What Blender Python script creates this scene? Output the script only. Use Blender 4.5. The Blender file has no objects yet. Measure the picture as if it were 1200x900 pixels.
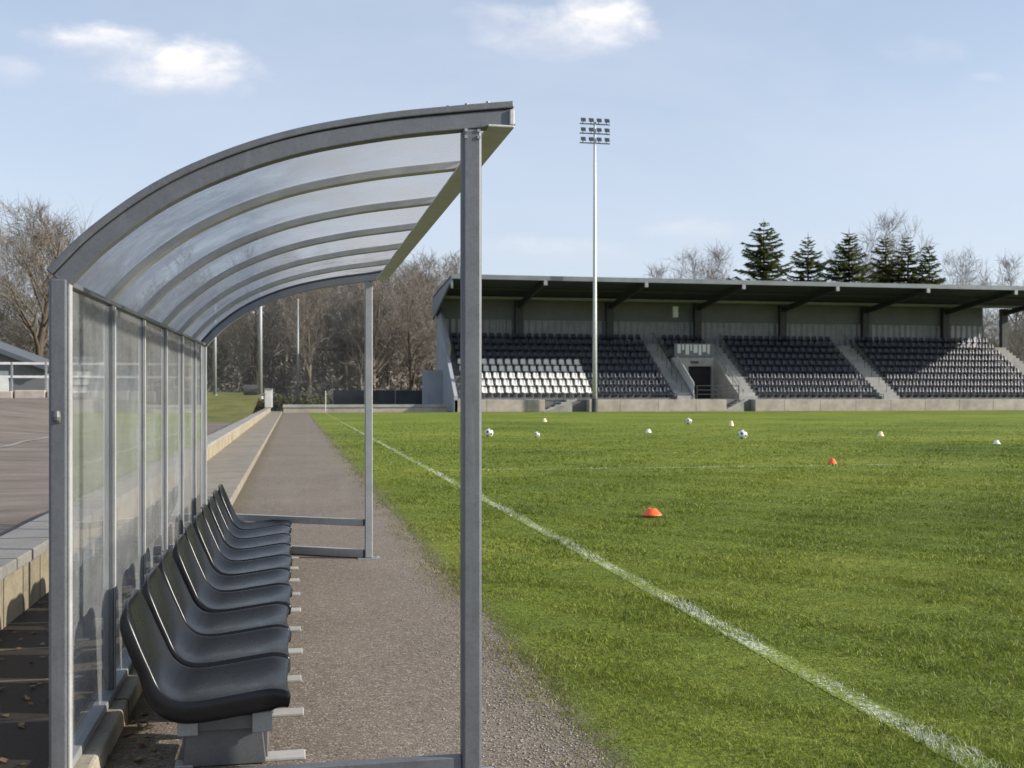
import bpy, bmesh, math, random
import numpy as np
from mathutils import Vector, Matrix
R = math.radians
rng = np.random.default_rng(7)
random.seed(11)
S = bpy.context.scene
COL = S.collection

# ------------------------------------------------------------------ helpers
def link(o):
    COL.objects.link(o); return o

def tag(o, label=None, cat=None, group=None, kind=None):
    if label: o['label'] = label
    if cat: o['category'] = cat
    if group: o['group'] = group
    if kind: o['kind'] = kind
    return o

def thing(name, loc, label, cat, group=None):
    o = bpy.data.objects.new(name, None); o.empty_display_size = .2
    o.location = loc; link(o)
    return tag(o, label, cat, group)

def wloc(o):
    v = Vector((0, 0, 0))
    while o is not None:
        v += o.location; o = o.parent
    return v

class MB:
    """collects boxes, tubes and grids (world coordinates); build() links them as ONE mesh object"""
    def __init__(s): s.v = []; s.f = []
    def add(s, vs, fs):
        b = len(s.v); s.v.extend([tuple(p) for p in vs]); s.f.extend([tuple(b + i for i in f) for f in fs])
    def box(s, x0, x1, y0, y1, z0, z1):
        s.add([(x0,y0,z0),(x1,y0,z0),(x1,y1,z0),(x0,y1,z0),(x0,y0,z1),(x1,y0,z1),(x1,y1,z1),(x0,y1,z1)],
              [(0,3,2,1),(4,5,6,7),(0,1,5,4),(1,2,6,5),(2,3,7,6),(3,0,4,7)])
        return s
    def bar(s, a, b, w, h, up=(0,0,1)):
        a = Vector(a); b = Vector(b); d = (b - a).normalized(); up = Vector(up)
        x = d.cross(up)
        if x.length < 1e-4: x = Vector((1,0,0))
        x.normalize(); z = x.cross(d).normalized()
        vs = []
        for p in (a, b):
            for i, j in ((-1,-1),(1,-1),(1,1),(-1,1)):
                vs.append(p + x*i*w/2 + z*j*h/2)
        s.add(vs, [(0,1,2,3),(7,6,5,4),(0,4,5,1),(1,5,6,2),(2,6,7,3),(3,7,4,0)])
        return s
    def tube(s, pts, rads, n=8, cap=True):
        pts = [Vector(p) for p in pts]; b = len(s.v); prev = None
        for i, p in enumerate(pts):
            d = (pts[min(i+1, len(pts)-1)] - pts[max(i-1, 0)]).normalized()
            if prev is None:
                x = d.orthogonal().normalized()
            else:
                x = (prev - d*prev.dot(d)); x = x.normalized() if x.length > 1e-6 else d.orthogonal().normalized()
            prev = x; y = d.cross(x)
            for k in range(n):
                a = 2*math.pi*k/n
                s.v.append(tuple(p + (x*math.cos(a) + y*math.sin(a))*rads[i]))
        for i in range(len(pts)-1):
            for k in range(n):
                s.f.append((b+i*n+k, b+i*n+(k+1)%n, b+(i+1)*n+(k+1)%n, b+(i+1)*n+k))
        if cap:
            s.f.append(tuple(b+k for k in reversed(range(n))))
            e = b+(len(pts)-1)*n; s.f.append(tuple(e+k for k in range(n)))
        return s
    def prism_x(s, prof, x0, x1):
        n = len(prof)
        s.add([(x0, y, z) for y, z in prof] + [(x1, y, z) for y, z in prof],
              [tuple(range(n)), tuple(reversed(range(n, 2*n)))] + [(i, n+i, n+(i+1)%n, (i+1)%n) for i in range(n)])
        return s
    def lathe(s, c, prof, n=24):
        b = len(s.v); c = Vector(c)
        for r, z in prof:
            for k in range(n):
                a = 2*math.pi*k/n; s.v.append((c.x+r*math.cos(a), c.y+r*math.sin(a), c.z+z))
        for i in range(len(prof)-1):
            for k in range(n):
                s.f.append((b+i*n+k, b+i*n+(k+1)%n, b+(i+1)*n+(k+1)%n, b+(i+1)*n+k))
        return s
    def build(s, name, mat, parent=None, smooth=False, bev=0, fixn=True):
        me = bpy.data.meshes.new(name)
        off = wloc(parent) if parent is not None else Vector((0,0,0))
        me.from_pydata([(x-off.x, y-off.y, z-off.z) for x, y, z in s.v], [], s.f)
        if fixn and len(s.f) < 40000:
            bm = bmesh.new(); bm.from_mesh(me); bmesh.ops.recalc_face_normals(bm, faces=bm.faces); bm.to_mesh(me); bm.free()
        me.materials.append(mat)
        if smooth: me.polygons.foreach_set('use_smooth', [True]*len(me.polygons))
        o = bpy.data.objects.new(name, me); link(o)
        if parent is not None: o.parent = parent
        if bev:
            m = o.modifiers.new('bevel', 'BEVEL'); m.width = bev; m.segments = 2; m.limit_method = 'ANGLE'; m.angle_limit = R(40)
            m.harden_normals = False
        return o

def box(name, mat, parent, *a, bev=0):
    return MB().box(*a).build(name, mat, parent, bev=bev)

def copy_tree(o, parent=None):
    c = o.copy(); link(c); c.parent = parent
    for ch in list(o.children): copy_tree(ch, c)
    return c

def catmull(pts, per=6):
    P = [Vector(p) for p in pts]; P = [2*P[0]-P[1]] + P + [2*P[-1]-P[-2]]; out = []
    for i in range(1, len(P)-2):
        for k in range(per):
            t = k/per; a, b, c, d = P[i-1], P[i], P[i+1], P[i+2]
            out.append(.5*((2*b)+(c-a)*t+(2*a-5*b+4*c-d)*t*t+(3*b-a-3*c+d)*t*t*t))
    out.append(P[-2]); return out

# ------------------------------------------------------------------ materials
class NT:
    def __init__(s, name):
        s.m = bpy.data.materials.new(name); s.m.use_nodes = True
        s.t = s.m.node_tree; s.n = s.t.nodes; s.n.clear()
        s.out = s.n.new('ShaderNodeOutputMaterial')
    def new(s, ty, **kw):
        n = s.n.new(ty)
        for k, v in kw.items():
            if k.startswith('i_'):
                key = k[2:].replace('_', ' ')
                n.inputs[int(key) if key.isdigit() else key].default_value = v
            else: setattr(n, k, v)
        return n
    def l(s, a, b): s.t.links.new(a, b)
    def coord(s, scale=(1,1,1), obj=False):
        if obj: src = s.new('ShaderNodeTexCoord').outputs['Object']
        else: src = s.new('ShaderNodeNewGeometry').outputs['Position']
        mp = s.new('ShaderNodeMapping'); mp.inputs['Scale'].default_value = scale
        s.l(src, mp.inputs[0]); return mp.outputs[0]
    def noise(s, scale, detail=4, rough=.6, vec=None, dist=0):
        n = s.new('ShaderNodeTexNoise'); n.inputs['Scale'].default_value = scale
        n.inputs['Detail'].default_value = detail; n.inputs['Roughness'].default_value = rough
        n.inputs['Distortion'].default_value = dist
        if vec is not None: s.l(vec, n.inputs['Vector'])
        return n.outputs['Fac']
    def ramp(s, fac, stops, interp='LINEAR'):
        r = s.new('ShaderNodeValToRGB'); r.color_ramp.interpolation = interp
        e = r.color_ramp.elements
        while len(e) < len(stops): e.new(.5)
        for k, (p, c) in enumerate(stops):
            e[k].position = p; e[k].color = (c, c, c, 1) if not hasattr(c, '__len__') else (*c, 1)
        s.l(fac, r.inputs[0]); return r.outputs[0]
    def mix(s, fac, a, b, blend='MIX'):
        n = s.new('ShaderNodeMix', data_type='RGBA', blend_type=blend)
        for src, i in ((fac, 0), (a, 6), (b, 7)):
            if hasattr(src, 'is_linked'): s.l(src, n.inputs[i])
            else: n.inputs[i].default_value = src if i == 0 else (*src, 1)
        return n.outputs[2]
    def math(s, op, a, b=0, c=0):
        n = s.new('ShaderNodeMath', operation=op)
        for i, q in enumerate((a, b, c)):
            if hasattr(q, 'is_linked'): s.l(q, n.inputs[i])
            else: n.inputs[i].default_value = q
        return n.outputs[0]
    def bump(s, h, strength=.3, dist=.02, normal=None):
        n = s.new('ShaderNodeBump'); n.inputs['Strength'].default_value = strength; n.inputs['Distance'].default_value = dist
        s.l(h, n.inputs['Height'])
        if normal is not None: s.l(normal, n.inputs['Normal'])
        return n.outputs[0]
    def pbsdf(s, color, rough=.6, metal=0, normal=None, spec=.5):
        p = s.new('ShaderNodeBsdfPrincipled')
        for q, k in ((color, 'Base Color'), (rough, 'Roughness'), (metal, 'Metallic'), (spec, 'Specular IOR Level')):
            if hasattr(q, 'is_linked'): s.l(q, p.inputs[k])
            else: p.inputs[k].default_value = (*q, 1) if hasattr(q, '__len__') else q
        if normal is not None: s.l(normal, p.inputs['Normal'])
        return p
    def done(s, sh):
        s.l(sh.outputs[0] if hasattr(sh, 'outputs') else sh, s.out.inputs[0]); return s.m

def plain(name, c, rough=.6, metal=0, var=.12, scale=6, bump=0, spec=.5, scl=(1,1,1)):
    t = NT(name); v = t.coord(scl)
    n = t.noise(scale, 5, .65, v)
    lo = tuple(x*(1-var*1.6) for x in c); hi = tuple(min(1, x*(1+var*1.6)) for x in c)
    col = t.ramp(n, [(.3, lo), (.7, hi)])
    nb = t.bump(t.noise(scale*6, 4, .6, v), bump, .01) if bump else None
    rr = t.math('MULTIPLY_ADD', n, .25, rough-.12)
    return t.done(t.pbsdf(col, rr, metal, nb, spec))

def m_galv(name='galvanised_steel', c=(.30,.325,.36), metal=.55):
    t = NT(name); v = t.coord(obj=False)
    vo = t.new('ShaderNodeTexVoronoi'); vo.inputs['Scale'].default_value = 210; t.l(v, vo.inputs['Vector'])
    sp = t.new('ShaderNodeSeparateColor'); t.l(vo.outputs['Color'], sp.inputs[0])
    n = t.noise(7, 6, .7, v); n2 = t.noise(420, 2, .5, v)
    a = t.math('ADD', t.math('MULTIPLY', sp.outputs[0], .22), t.math('MULTIPLY', n, .85))
    a = t.math('ADD', a, t.math('MULTIPLY', n2, .40))
    col = t.ramp(a, [(.3, tuple(x*.72 for x in c)), (.95, tuple(x*1.28 for x in c))])
    dr = t.noise(1, 5, .7, t.coord((26, 26, 1.6)))
    col = t.mix(t.ramp(dr, [(.58, 0.), (.74, .5)]), col, tuple(min(1, x*1.7) for x in c))
    return t.done(t.pbsdf(col, t.math('MULTIPLY_ADD', a, .3, .33), metal, t.bump(n2, .05, .002)))

def m_glass(name, tint, dirt, gloss_rough, dirtcol, refl=1.0, trl=.0):
    """clear sheet with fresnel reflection and a film of grime"""
    t = NT(name); v = t.coord()
    tr = t.new('ShaderNodeBsdfTransparent'); tr.inputs[0].default_value = (*tint, 1)
    gl = t.new('ShaderNodeBsdfGlossy'); gl.inputs['Roughness'].default_value = gloss_rough
    bn = t.bump(t.noise(1.1, 2, .5, t.coord((1, .6, .6))), .06, .02); t.l(bn, gl.inputs['Normal'])
    g_ = t.new('ShaderNodeNewGeometry'); dp = t.new('ShaderNodeVectorMath', operation='DOT_PRODUCT')
    t.l(g_.outputs['Incoming'], dp.inputs[0]); t.l(g_.outputs['Normal'], dp.inputs[1])
    sch = t.math('POWER', t.math('SUBTRACT', 1.0, t.math('ABSOLUTE', dp.outputs['Value'])), 5)
    fr = t.math('MULTIPLY_ADD', sch, .96*refl, .06*refl)
    m1 = t.new('ShaderNodeMixShader'); t.l(t.math('MINIMUM', fr, .9), m1.inputs[0])
    t.l(tr.outputs[0], m1.inputs[1]); t.l(gl.outputs[0], m1.inputs[2])
    df = t.new('ShaderNodeBsdfDiffuse'); df.inputs[0].default_value = (*dirtcol, 1)
    ts = t.new('ShaderNodeBsdfTranslucent'); ts.inputs[0].default_value = (*dirtcol, 1)
    md = t.new('ShaderNodeMixShader'); md.inputs[0].default_value = .5 if not trl else trl
    t.l(df.outputs[0], md.inputs[1]); t.l(ts.outputs[0], md.inputs[2])
    n = t.ramp(t.noise(2.2, 6, .7, v), [(.34, .12), (.68, 1.)]); n2 = t.noise(60, 3, .6, v); st = t.noise(1, 5, .65, t.coord((14, 14, 1.1)))
    vo = t.new('ShaderNodeTexVoronoi'); vo.inputs['Scale'].default_value = 22; vo.inputs['Randomness'].default_value = 1; t.l(v, vo.inputs['Vector'])
    spots = t.ramp(vo.outputs['Distance'], [(.06, .5), (.12, 0.)])
    f = t.math('MULTIPLY', t.math('ADD', t.math('ADD', t.math('MULTIPLY', n, .9), t.math('MULTIPLY', st, .7)), t.math('MULTIPLY', n2, .4)), dirt)
    f = t.math('ADD', f, t.math('MULTIPLY', t.math('MULTIPLY', spots, n), dirt*1.2))
    m2 = t.new('ShaderNodeMixShader'); t.l(t.math('MINIMUM', f, .95), m2.inputs[0])
    t.l(m1.outputs[0], m2.inputs[1]); t.l(md.outputs[0], m2.inputs[2])
    return t.done(m2)

def m_asphalt():
    t = NT('path_tarmac'); v = t.coord()
    big = t.noise(.7, 5, .6, v); mid = t.noise(9, 5, .65, v); fine = t.noise(150, 3, .6, v)
    vo = t.new('ShaderNodeTexVoronoi'); vo.inputs['Scale'].default_value = 105; t.l(v, vo.inputs['Vector'])
    sp = t.new('ShaderNodeSeparateColor'); t.l(vo.outputs['Color'], sp.inputs[0])
    c = t.ramp(t.math('ADD', t.math('MULTIPLY', big, .6), t.math('MULTIPLY', mid, .4)), [(.34, (.132,.106,.081)), (.66, (.212,.174,.138))])
    c = t.mix(.55, c, t.ramp(fine, [(.35, .68), (.65, 1.25)]), 'MULTIPLY')
    c = t.mix(t.math('MULTIPLY', t.ramp(sp.outputs[0], [(.78, 0.), (.9, 1.)]), .6), c, (.36,.33,.29))
    c = t.mix(t.math('MULTIPLY', t.ramp(sp.outputs[1], [(.84, 0.), (.94, 1.)]), .6), c, (.05,.045,.04))
    # green-brown moss along the kerb side
    sx = t.new('ShaderNodeSeparateXYZ'); t.l(t.new('ShaderNodeNewGeometry').outputs['Position'], sx.inputs[0])
    edge = t.math('SUBTRACT', t.math('MULTIPLY_ADD', sx.outputs[0], -3.2, -.85), t.math('MULTIPLY', mid, 1.1))
    c = t.mix(t.ramp(edge, [(.0, 0.), (.55, .55)]), c, (.105,.085,.035))
    h = t.math('ADD', fine, t.math('MULTIPLY', vo.outputs['Distance'], -1.2))
    return t.done(t.pbsdf(c, .9, 0, t.bump(h, .35, .006), .3))

def grass_color(t, v, far=False):
    big = t.noise(.16, 4, .6, v); mid = t.noise(1.6, 5, .65, v); stre = t.noise(.5, 5, .7, t.coord((.35, 1.5, 1)))
    a = t.math('ADD', t.math('ADD', t.math('MULTIPLY', big, .62), t.math('MULTIPLY', mid, .24)), t.math('MULTIPLY', stre, .24))
    c = t.ramp(a, [(.39, (.090,.134,.016)), (.55, (.162,.216,.028)), (.70, (.258,.290,.046))])
    return c, a

def m_pitch():
    t = NT('pitch_turf'); v = t.coord()
    c, a = grass_color(t, v)
    fine = t.noise(38, 4, .75, v); f2 = t.noise(7, 5, .7, t.coord((.8, 1.4, 1)))
    c = t.mix(.75, c, t.ramp(fine, [(.3, .42), (.7, 1.5)]), 'MULTIPLY')
    c = t.mix(.6, c, t.ramp(f2, [(.32, .6), (.7, 1.3)]), 'MULTIPLY')
    sx = t.new('ShaderNodeSeparateXYZ'); t.l(t.new('ShaderNodeNewGeometry').outputs['Position'], sx.inputs[0])
    worn = t.math('ADD', t.math('MULTIPLY_ADD', sx.outputs[0], -2.4, 2.75), t.math('MULTIPLY', f2, .9))
    c = t.mix(t.ramp(worn, [(.35, 0.), (.75, .9)]), c, (.175,.150,.115))
    return t.done(t.pbsdf(c, .85, 0, t.bump(t.math('ADD', fine, f2), .9, .05), .15))

def m_blades():
    t = NT('grass_blades'); v = t.coord()
    c, a = grass_color(t, v)
    at = t.new('ShaderNodeAttribute'); at.attribute_name = 'rnd'
    r = at.outputs['Fac']
    c = t.mix(1, c, t.ramp(r, [(0, (.50,.54,.42)), (.5, (1.0,1.0,.9)), (1, (1.75,1.55,1.5))]), 'MULTIPLY')
    c = t.mix(.8, c, t.ramp(t.noise(11, 4, .7, v), [(.32, .48), (.68, 1.40)]), 'MULTIPLY')
    c = t.mix(t.ramp(r, [(.93, 0.), (.96, .8)]), c, (.27,.23,.10))
    sx = t.new('ShaderNodeSeparateXYZ'); t.l(t.new('ShaderNodeNewGeometry').outputs['Position'], sx.inputs[0])
    # worn yellowish fringe beside the path
    n = t.noise(3.5, 4, .6, v)
    worn = t.math('ADD', t.math('MULTIPLY_ADD', sx.outputs[0], -1.5, 2.22), t.math('MULTIPLY_ADD', n, 2.4, -1.2))
    c = t.mix(t.ramp(worn, [(.1, 0.), (.9, .75)]), c, (.22,.19,.06))
    # chalk on the blades of the touchline
    d = t.math('ABSOLUTE', t.math('SUBTRACT', sx.outputs[0], 2.256))
    d = t.math('ADD', d, t.math('MULTIPLY_ADD', t.noise(14, 3, .7, v), .10, -.05))
    ch = t.math('MULTIPLY', t.ramp(d, [(.055, 1.), (.075, 0.)]), t.ramp(t.math('ADD', r, t.math('MULTIPLY', t.noise(6, 3, .6, v), .5)), [(.60, 0.), (.92, .85)]))
    d2 = t.math('ADD', t.math('ABSOLUTE', t.math('SUBTRACT', sx.outputs[1], 18.11)), t.math('MULTIPLY_ADD', t.noise(9, 3, .7, v), .10, -.05))
    ch2 = t.math('MULTIPLY', t.math('MULTIPLY', t.ramp(d2, [(.06, 1.), (.09, 0.)]), t.math('GREATER_THAN', sx.outputs[0], 2.3)), t.ramp(t.noise(.8, 4, .6, v), [(.40, .12), (.62, .75)]))
    c = t.mix(t.math('MAXIMUM', ch, ch2), c, (.66,.68,.62))
    p = t.pbsdf(c, .55, 0, None, .25)
    tl = t.new('ShaderNodeBsdfTranslucent'); t.l(c, tl.inputs[0])
    m = t.new('ShaderNodeMixShader'); m.inputs[0].default_value = .28
    t.l(p.outputs[0], m.inputs[1]); t.l(tl.outputs[0], m.inputs[2])
    return t.done(m)

def m_chalk(name, dens):
    t = NT(name); v = t.coord()
    c, a = grass_color(t, v)
    n = t.math('ADD', t.math('MULTIPLY', t.noise(45, 4, .75, v), .6), t.math('MULTIPLY', t.noise(1.2, 4, .6, v), .4))
    if dens > .3:
        sx = t.new('ShaderNodeSeparateXYZ'); t.l(t.new('ShaderNodeNewGeometry').outputs['Position'], sx.inputs[0])
        d = t.math('ABSOLUTE', t.math('SUBTRACT', sx.outputs[0], 2.256))
        n = t.math('SUBTRACT', n, t.math('MULTIPLY', t.ramp(d, [(.035, 0.), (.066, 1.)]), .16))
    c = t.mix(t.ramp(n, [(.62-dens*.3, 0.), (.70-dens*.25, .9)]), c, (.62,.64,.58))
    return t.done(t.pbsdf(c, .9, 0, t.bump(t.noise(60, 4, .7, v), .5, .02), .1))

def m_court():
    t = NT('court_surface'); v = t.coord()
    at = t.new('ShaderNodeAttribute'); at.attribute_name = 'turf'
    n1 = t.noise(.5, 5, .65, v); n2 = t.noise(2.2, 5, .7, t.coord((.5, 2.2, 1))); n3 = t.noise(60, 3, .6, v)
    c = t.ramp(t.math('ADD', t.math('MULTIPLY', n1, .5), t.math('MULTIPLY', n2, .5)), [(.36, (.138,.112,.094)), (.64, (.225,.190,.162))])
    c = t.mix(.4, c, t.ramp(n3, [(.3, .6), (.7, 1.3)]), 'MULTIPLY')
    c = t.mix(.7, c, t.ramp(t.noise(1.1, 6, .75, t.coord((.3, 1.6, 1))), [(.36, .62), (.64, 1.3)]), 'MULTIPLY')
    g = t.ramp(t.noise(.9, 5, .7, v), [(.35, (.085,.095,.022)), (.65, (.17,.165,.045))])
    c = t.mix(t.math('MINIMUM', t.math('MULTIPLY', at.outputs['Fac'], 1.0), 1), c, g)
    return t.done(t.pbsdf(c, .92, 0, t.bump(t.math('ADD', n3, n2), .3, .02), .2))

def m_stone(name, c1, c2, cj, bw, bh, scale=1, plane='YZ', bump=.5, stain=(.10,.09,.06), msize=.012):
    """coursed concrete/stone blocks with joints; bricks run along the first letter of plane"""
    t = NT(name); geo = t.new('ShaderNodeNewGeometry').outputs['Position']
    sp = t.new('ShaderNodeSeparateXYZ'); t.l(geo, sp.inputs[0]); cb = t.new('ShaderNodeCombineXYZ')
    ax = {'X': 0, 'Y': 1, 'Z': 2}
    t.l(sp.outputs[ax[plane[0]]], cb.inputs[0]); t.l(sp.outputs[ax[plane[1]]], cb.inputs[1])
    br = t.new('ShaderNodeTexBrick'); t.l(cb.outputs[0], br.inputs['Vector'])
    br.inputs['Scale'].default_value = scale; br.inputs['Mortar Size'].default_value = msize
    br.inputs['Brick Width'].default_value = bw; br.inputs['Row Height'].default_value = bh
    br.inputs['Color1'].default_value = (*c1, 1); br.inputs['Color2'].default_value = (*c2, 1); br.inputs['Mortar'].default_value = (*cj, 1)
    n = t.noise(3, 6, .7, geo); nf = t.noise(55, 4, .65, geo)
    c = t.mix(t.ramp(n, [(.46, 0.), (.72, .72)]), br.outputs['Color'], stain)
    c = t.mix(.45, c, t.ramp(nf, [(.3, .65), (.7, 1.3)]), 'MULTIPLY')
    h = t.math('ADD', t.math('MULTIPLY', br.outputs['Fac'], -1.5), t.math('MULTIPLY', nf, .6))
    return t.done(t.pbsdf(c, .88, 0, t.bump(h, bump, .012), .3))

def m_plastic(name, c, rough, scuff=.0, spec=.5):
    t = NT(name); v = t.coord(obj=True)
    n = t.noise(9, 6, .7, v); nf = t.noise(320, 2, .5, v)
    ts = t.noise(6, 5, .75, t.coord((1, 9, 2), obj=True))
    col = t.mix(t.math('MULTIPLY', t.ramp(ts, [(.5, 0.), (.8, 1.)]), scuff), c, tuple(x*2.2+.012 for x in c))
    r = t.math('MULTIPLY_ADD', n, .26, rough-.13)
    return t.done(t.pbsdf(col, r, 0, t.bump(t.math('ADD', nf, t.math('MULTIPLY', n, .3)), .018, .001), spec))

def m_corr(name, c, pitch, axis=0):
    t = NT(name); g = t.new('ShaderNodeNewGeometry').outputs['Position']
    sp = t.new('ShaderNodeSeparateXYZ'); t.l(g, sp.inputs[0])
    w = t.math('SINE', t.math('MULTIPLY', sp.outputs[axis], 6.2832/pitch))
    n = t.noise(1.5, 5, .6, g)
    col = t.ramp(n, [(.3, tuple(x*.85 for x in c)), (.7, tuple(x*1.12 for x in c))])
    return t.done(t.pbsdf(col, .5, .1, t.bump(w, .8, pitch*.15)))

def m_bark(name, c1, c2, scale=4):
    t = NT(name); v = t.coord((1, 1, .35))
    n = t.noise(scale, 5, .7, v)
    return t.done(t.pbsdf(t.ramp(n, [(.3, c1), (.7, c2)]), .9, 0, t.bump(n, .5, .03), .15))

def m_needles(name, c1, c2):
    t = NT(name); v = t.coord()
    n = t.noise(1.4, 5, .75, v)
    c = t.ramp(n, [(.3, c1), (.7, c2)])
    p = t.pbsdf(c, .65, 0, None, .2); tl = t.new('ShaderNodeBsdfTranslucent'); t.l(c, tl.inputs[0])
    m = t.new('ShaderNodeMixShader'); m.inputs[0].default_value = .2
    t.l(p.outputs[0], m.inputs[1]); t.l(tl.outputs[0], m.inputs[2]); return t.done(m)

M = dict(
    galv=m_galv(c=(.142,.151,.165)), galv2=m_galv('galvanised_light', (.27,.285,.30), .4), bright=m_galv('galvanised_lit', (.36,.365,.37), .3), gped=m_galv('galvanised_dull_shaded', (.115,.12,.125), .3),  # bright: steel paled for sunlit edges; gped: steel darkened for shadow under seats
    gdark=m_galv('painted_steel_soffit', (.47,.475,.49), .1),
    rib=plain('rib_grey_plastic', (.46,.465,.46), .6, 0, .1, 8),
    rear=m_glass('rear_sheet', (.94,.96,.95), .24, .03, (.58,.61,.62), 1.35),
    end=m_glass('end_sheet', (.95,.955,.94), .02, .02, (.6,.61,.57), .3),
    roofs=m_glass('roof_polycarbonate', (.90,.905,.91), .80, .12, (.54,.54,.54), .35, .80),
    path=m_asphalt(), pitch=m_pitch(), blades=m_blades(), chalk=m_chalk('chalk_line', .40), chalk2=m_chalk('worn_chalk_line', .30),
    court=m_court(),
    wall=m_stone('terrace_blocks', (.36,.305,.215), (.28,.24,.175), (.10,.085,.06), .42, .5, 1, 'YZ'),
    cap=m_stone('coping_slabs', (.32,.30,.275), (.27,.255,.235), (.12,.11,.10), .9, 2, 1, 'YX', .35, (.2,.19,.17), .02),
    step=m_stone('step_slabs', (.27,.24,.20), (.225,.20,.17), (.10,.09,.075), 1.0, 3, 1, 'YX', .4, (.15,.13,.085), .012),
    kerb=m_stone('kerb_stone', (.36,.33,.27), (.30,.28,.235), (.09,.08,.06), .9, 3, 1, 'YX', .45, (.15,.125,.07), .01),
    slab=m_stone('shaded_paving', (.050,.038,.028), (.038,.029,.022), (.13,.115,.09), .62, 3, 1, 'YX', .4, (.05,.038,.026), .016),  # slabs coloured near black, carrying the shade behind the shelter
    seat=m_plastic('black_moulded_plastic', (.006,.0065,.008), .29, .22, .32),
    conc=plain('concrete', (.34,.335,.32), .85, 0, .16, 1.2, .3), concw=plain('weathered_concrete', (.40,.352,.305), .88, 0, .2, .9, .35),
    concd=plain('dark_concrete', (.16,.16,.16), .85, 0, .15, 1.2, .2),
    wside=plain('grey_side_cladding', (.33,.35,.39), .7, 0, .08, .6), clad=m_corr('corrugated_cladding', (.27,.285,.325), .55), clad2=plain('grey_wall_sheet', (.175,.185,.215), .7, 0, .08, .8),
    roofd=plain('dark_roof_lining', (.038,.042,.052), .7, 0, .2, 1), fascia=plain('grey_fascia', (.20,.22,.24), .5, .3, .1, 1),
    steel=plain('dark_painted_steel', (.055,.06,.065), .55, .2, .15, 2), steelg=plain('grey_painted_steel', (.28,.29,.30), .5, .3, .1, 2),
    navy=m_plastic('navy_plastic', (.010,.017,.036), .42), white=m_plastic('white_plastic', (.74,.73,.70), .45),
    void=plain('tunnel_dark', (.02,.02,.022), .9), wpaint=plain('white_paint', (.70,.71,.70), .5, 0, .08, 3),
    orange=plain('orange_plastic', (.78,.13,.025), .5, 0, .08, 20), cream=plain('cream_plastic', (.78,.66,.42), .5, 0, .08, 20), whitec=plain('white_cone_plastic', (.80,.80,.74), .5, 0, .06, 20),
    bark=m_bark('bark_brown', (.055,.042,.032), (.115,.092,.072)), barkl=m_bark('bark_pale', (.13,.105,.082), (.25,.21,.17)),
    twig=m_bark('twig_brown', (.135,.116,.098), (.24,.21,.178), 1), twigl=m_bark('twig_grey', (.16,.135,.115), (.26,.225,.195), 1),  # twigs lightened and greyed, distance haze put into their colour
    need=m_needles('spruce_needles', (.065,.085,.034), (.155,.175,.066)), need2=m_needles('fir_needles', (.078,.094,.034), (.19,.19,.072)),
    wood=m_needles('hazed_woodland', (.150,.138,.118), (.265,.243,.208)), hill=plain('woodland_floor', (.115,.095,.070), .95, 0, .35, .25),  # wood and its floor greyed and paled, haze put into the colour
    hedge=m_needles('hedge_green', (.045,.055,.018), (.12,.12,.045)),
    blue=plain('blue_grey_roof', (.10,.115,.135), .5, .1, .06, .8), shed=plain('blue_grey_wall', (.15,.157,.168), .7, 0, .06, .8),
    screen=plain('dark_fence_screen', (.055,.062,.068), .8, 0, .2, 1),
    lamp=plain('lamp_housing', (.05,.06,.075), .4, .3, .1, 4), lens=plain('lamp_glass', (.45,.48,.5), .15, 0, .05, 4),
    pole=m_galv('mast_steel', (.52,.53,.54), .25), stone=plain('gravel_stone', (.26,.235,.205), .85, 0, .45, 90), leaf=plain('dead_leaf', (.16,.10,.045), .8, 0, .4, 30),
    dirtk=plain('rusty_brown', (.16,.09,.06), .8, 0, .2, 3),
)

# ------------------------------------------------------------------ camera, sun, sky
F, H0 = 1300.0, 1.25
TH = math.atan(258/F); cT, sT = math.cos(TH), math.sin(TH)
def on_plane(u, v, Y):
    k = (u-600)/F; z = Y/(cT-k*sT); return (k*z*cT+z*sT, Y, H0-(v-463)*z/F)
def on_ground(u, v, h=0):
    z = F*(H0-h)/(v-463); xc = (u-600)*z/F; return (xc*cT+z*sT, -xc*sT+z*cT, h)
cd = bpy.data.cameras.new('camera'); cam = bpy.data.objects.new('camera', cd); link(cam)
cam.location = (0, 0, H0); cam.rotation_euler = (R(90), 0, -TH)
cd.sensor_width = 36; cd.lens = 36*F/1200; cd.shift_y = 13/1200; cd.clip_start = .05; cd.clip_end = 3000
cd.dof.use_dof = True; cd.dof.focus_distance = 5.2; cd.dof.aperture_fstop = 6.3
S.camera = cam

SUNV = Vector((2.3, -.64, 1.0)).normalized()
EL = math.asin(SUNV.z); AZ = math.atan2(SUNV.x, SUNV.y)
ld = bpy.data.lights.new('sun', 'SUN'); ld.energy = 4.8; ld.angle = R(.9); ld.color = (1, .93, .82)
sun = bpy.data.objects.new('sun', ld); link(sun); sun.rotation_euler = (-SUNV).to_track_quat('-Z', 'Y').to_euler(); sun.location = (30, -10, 30)

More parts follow.
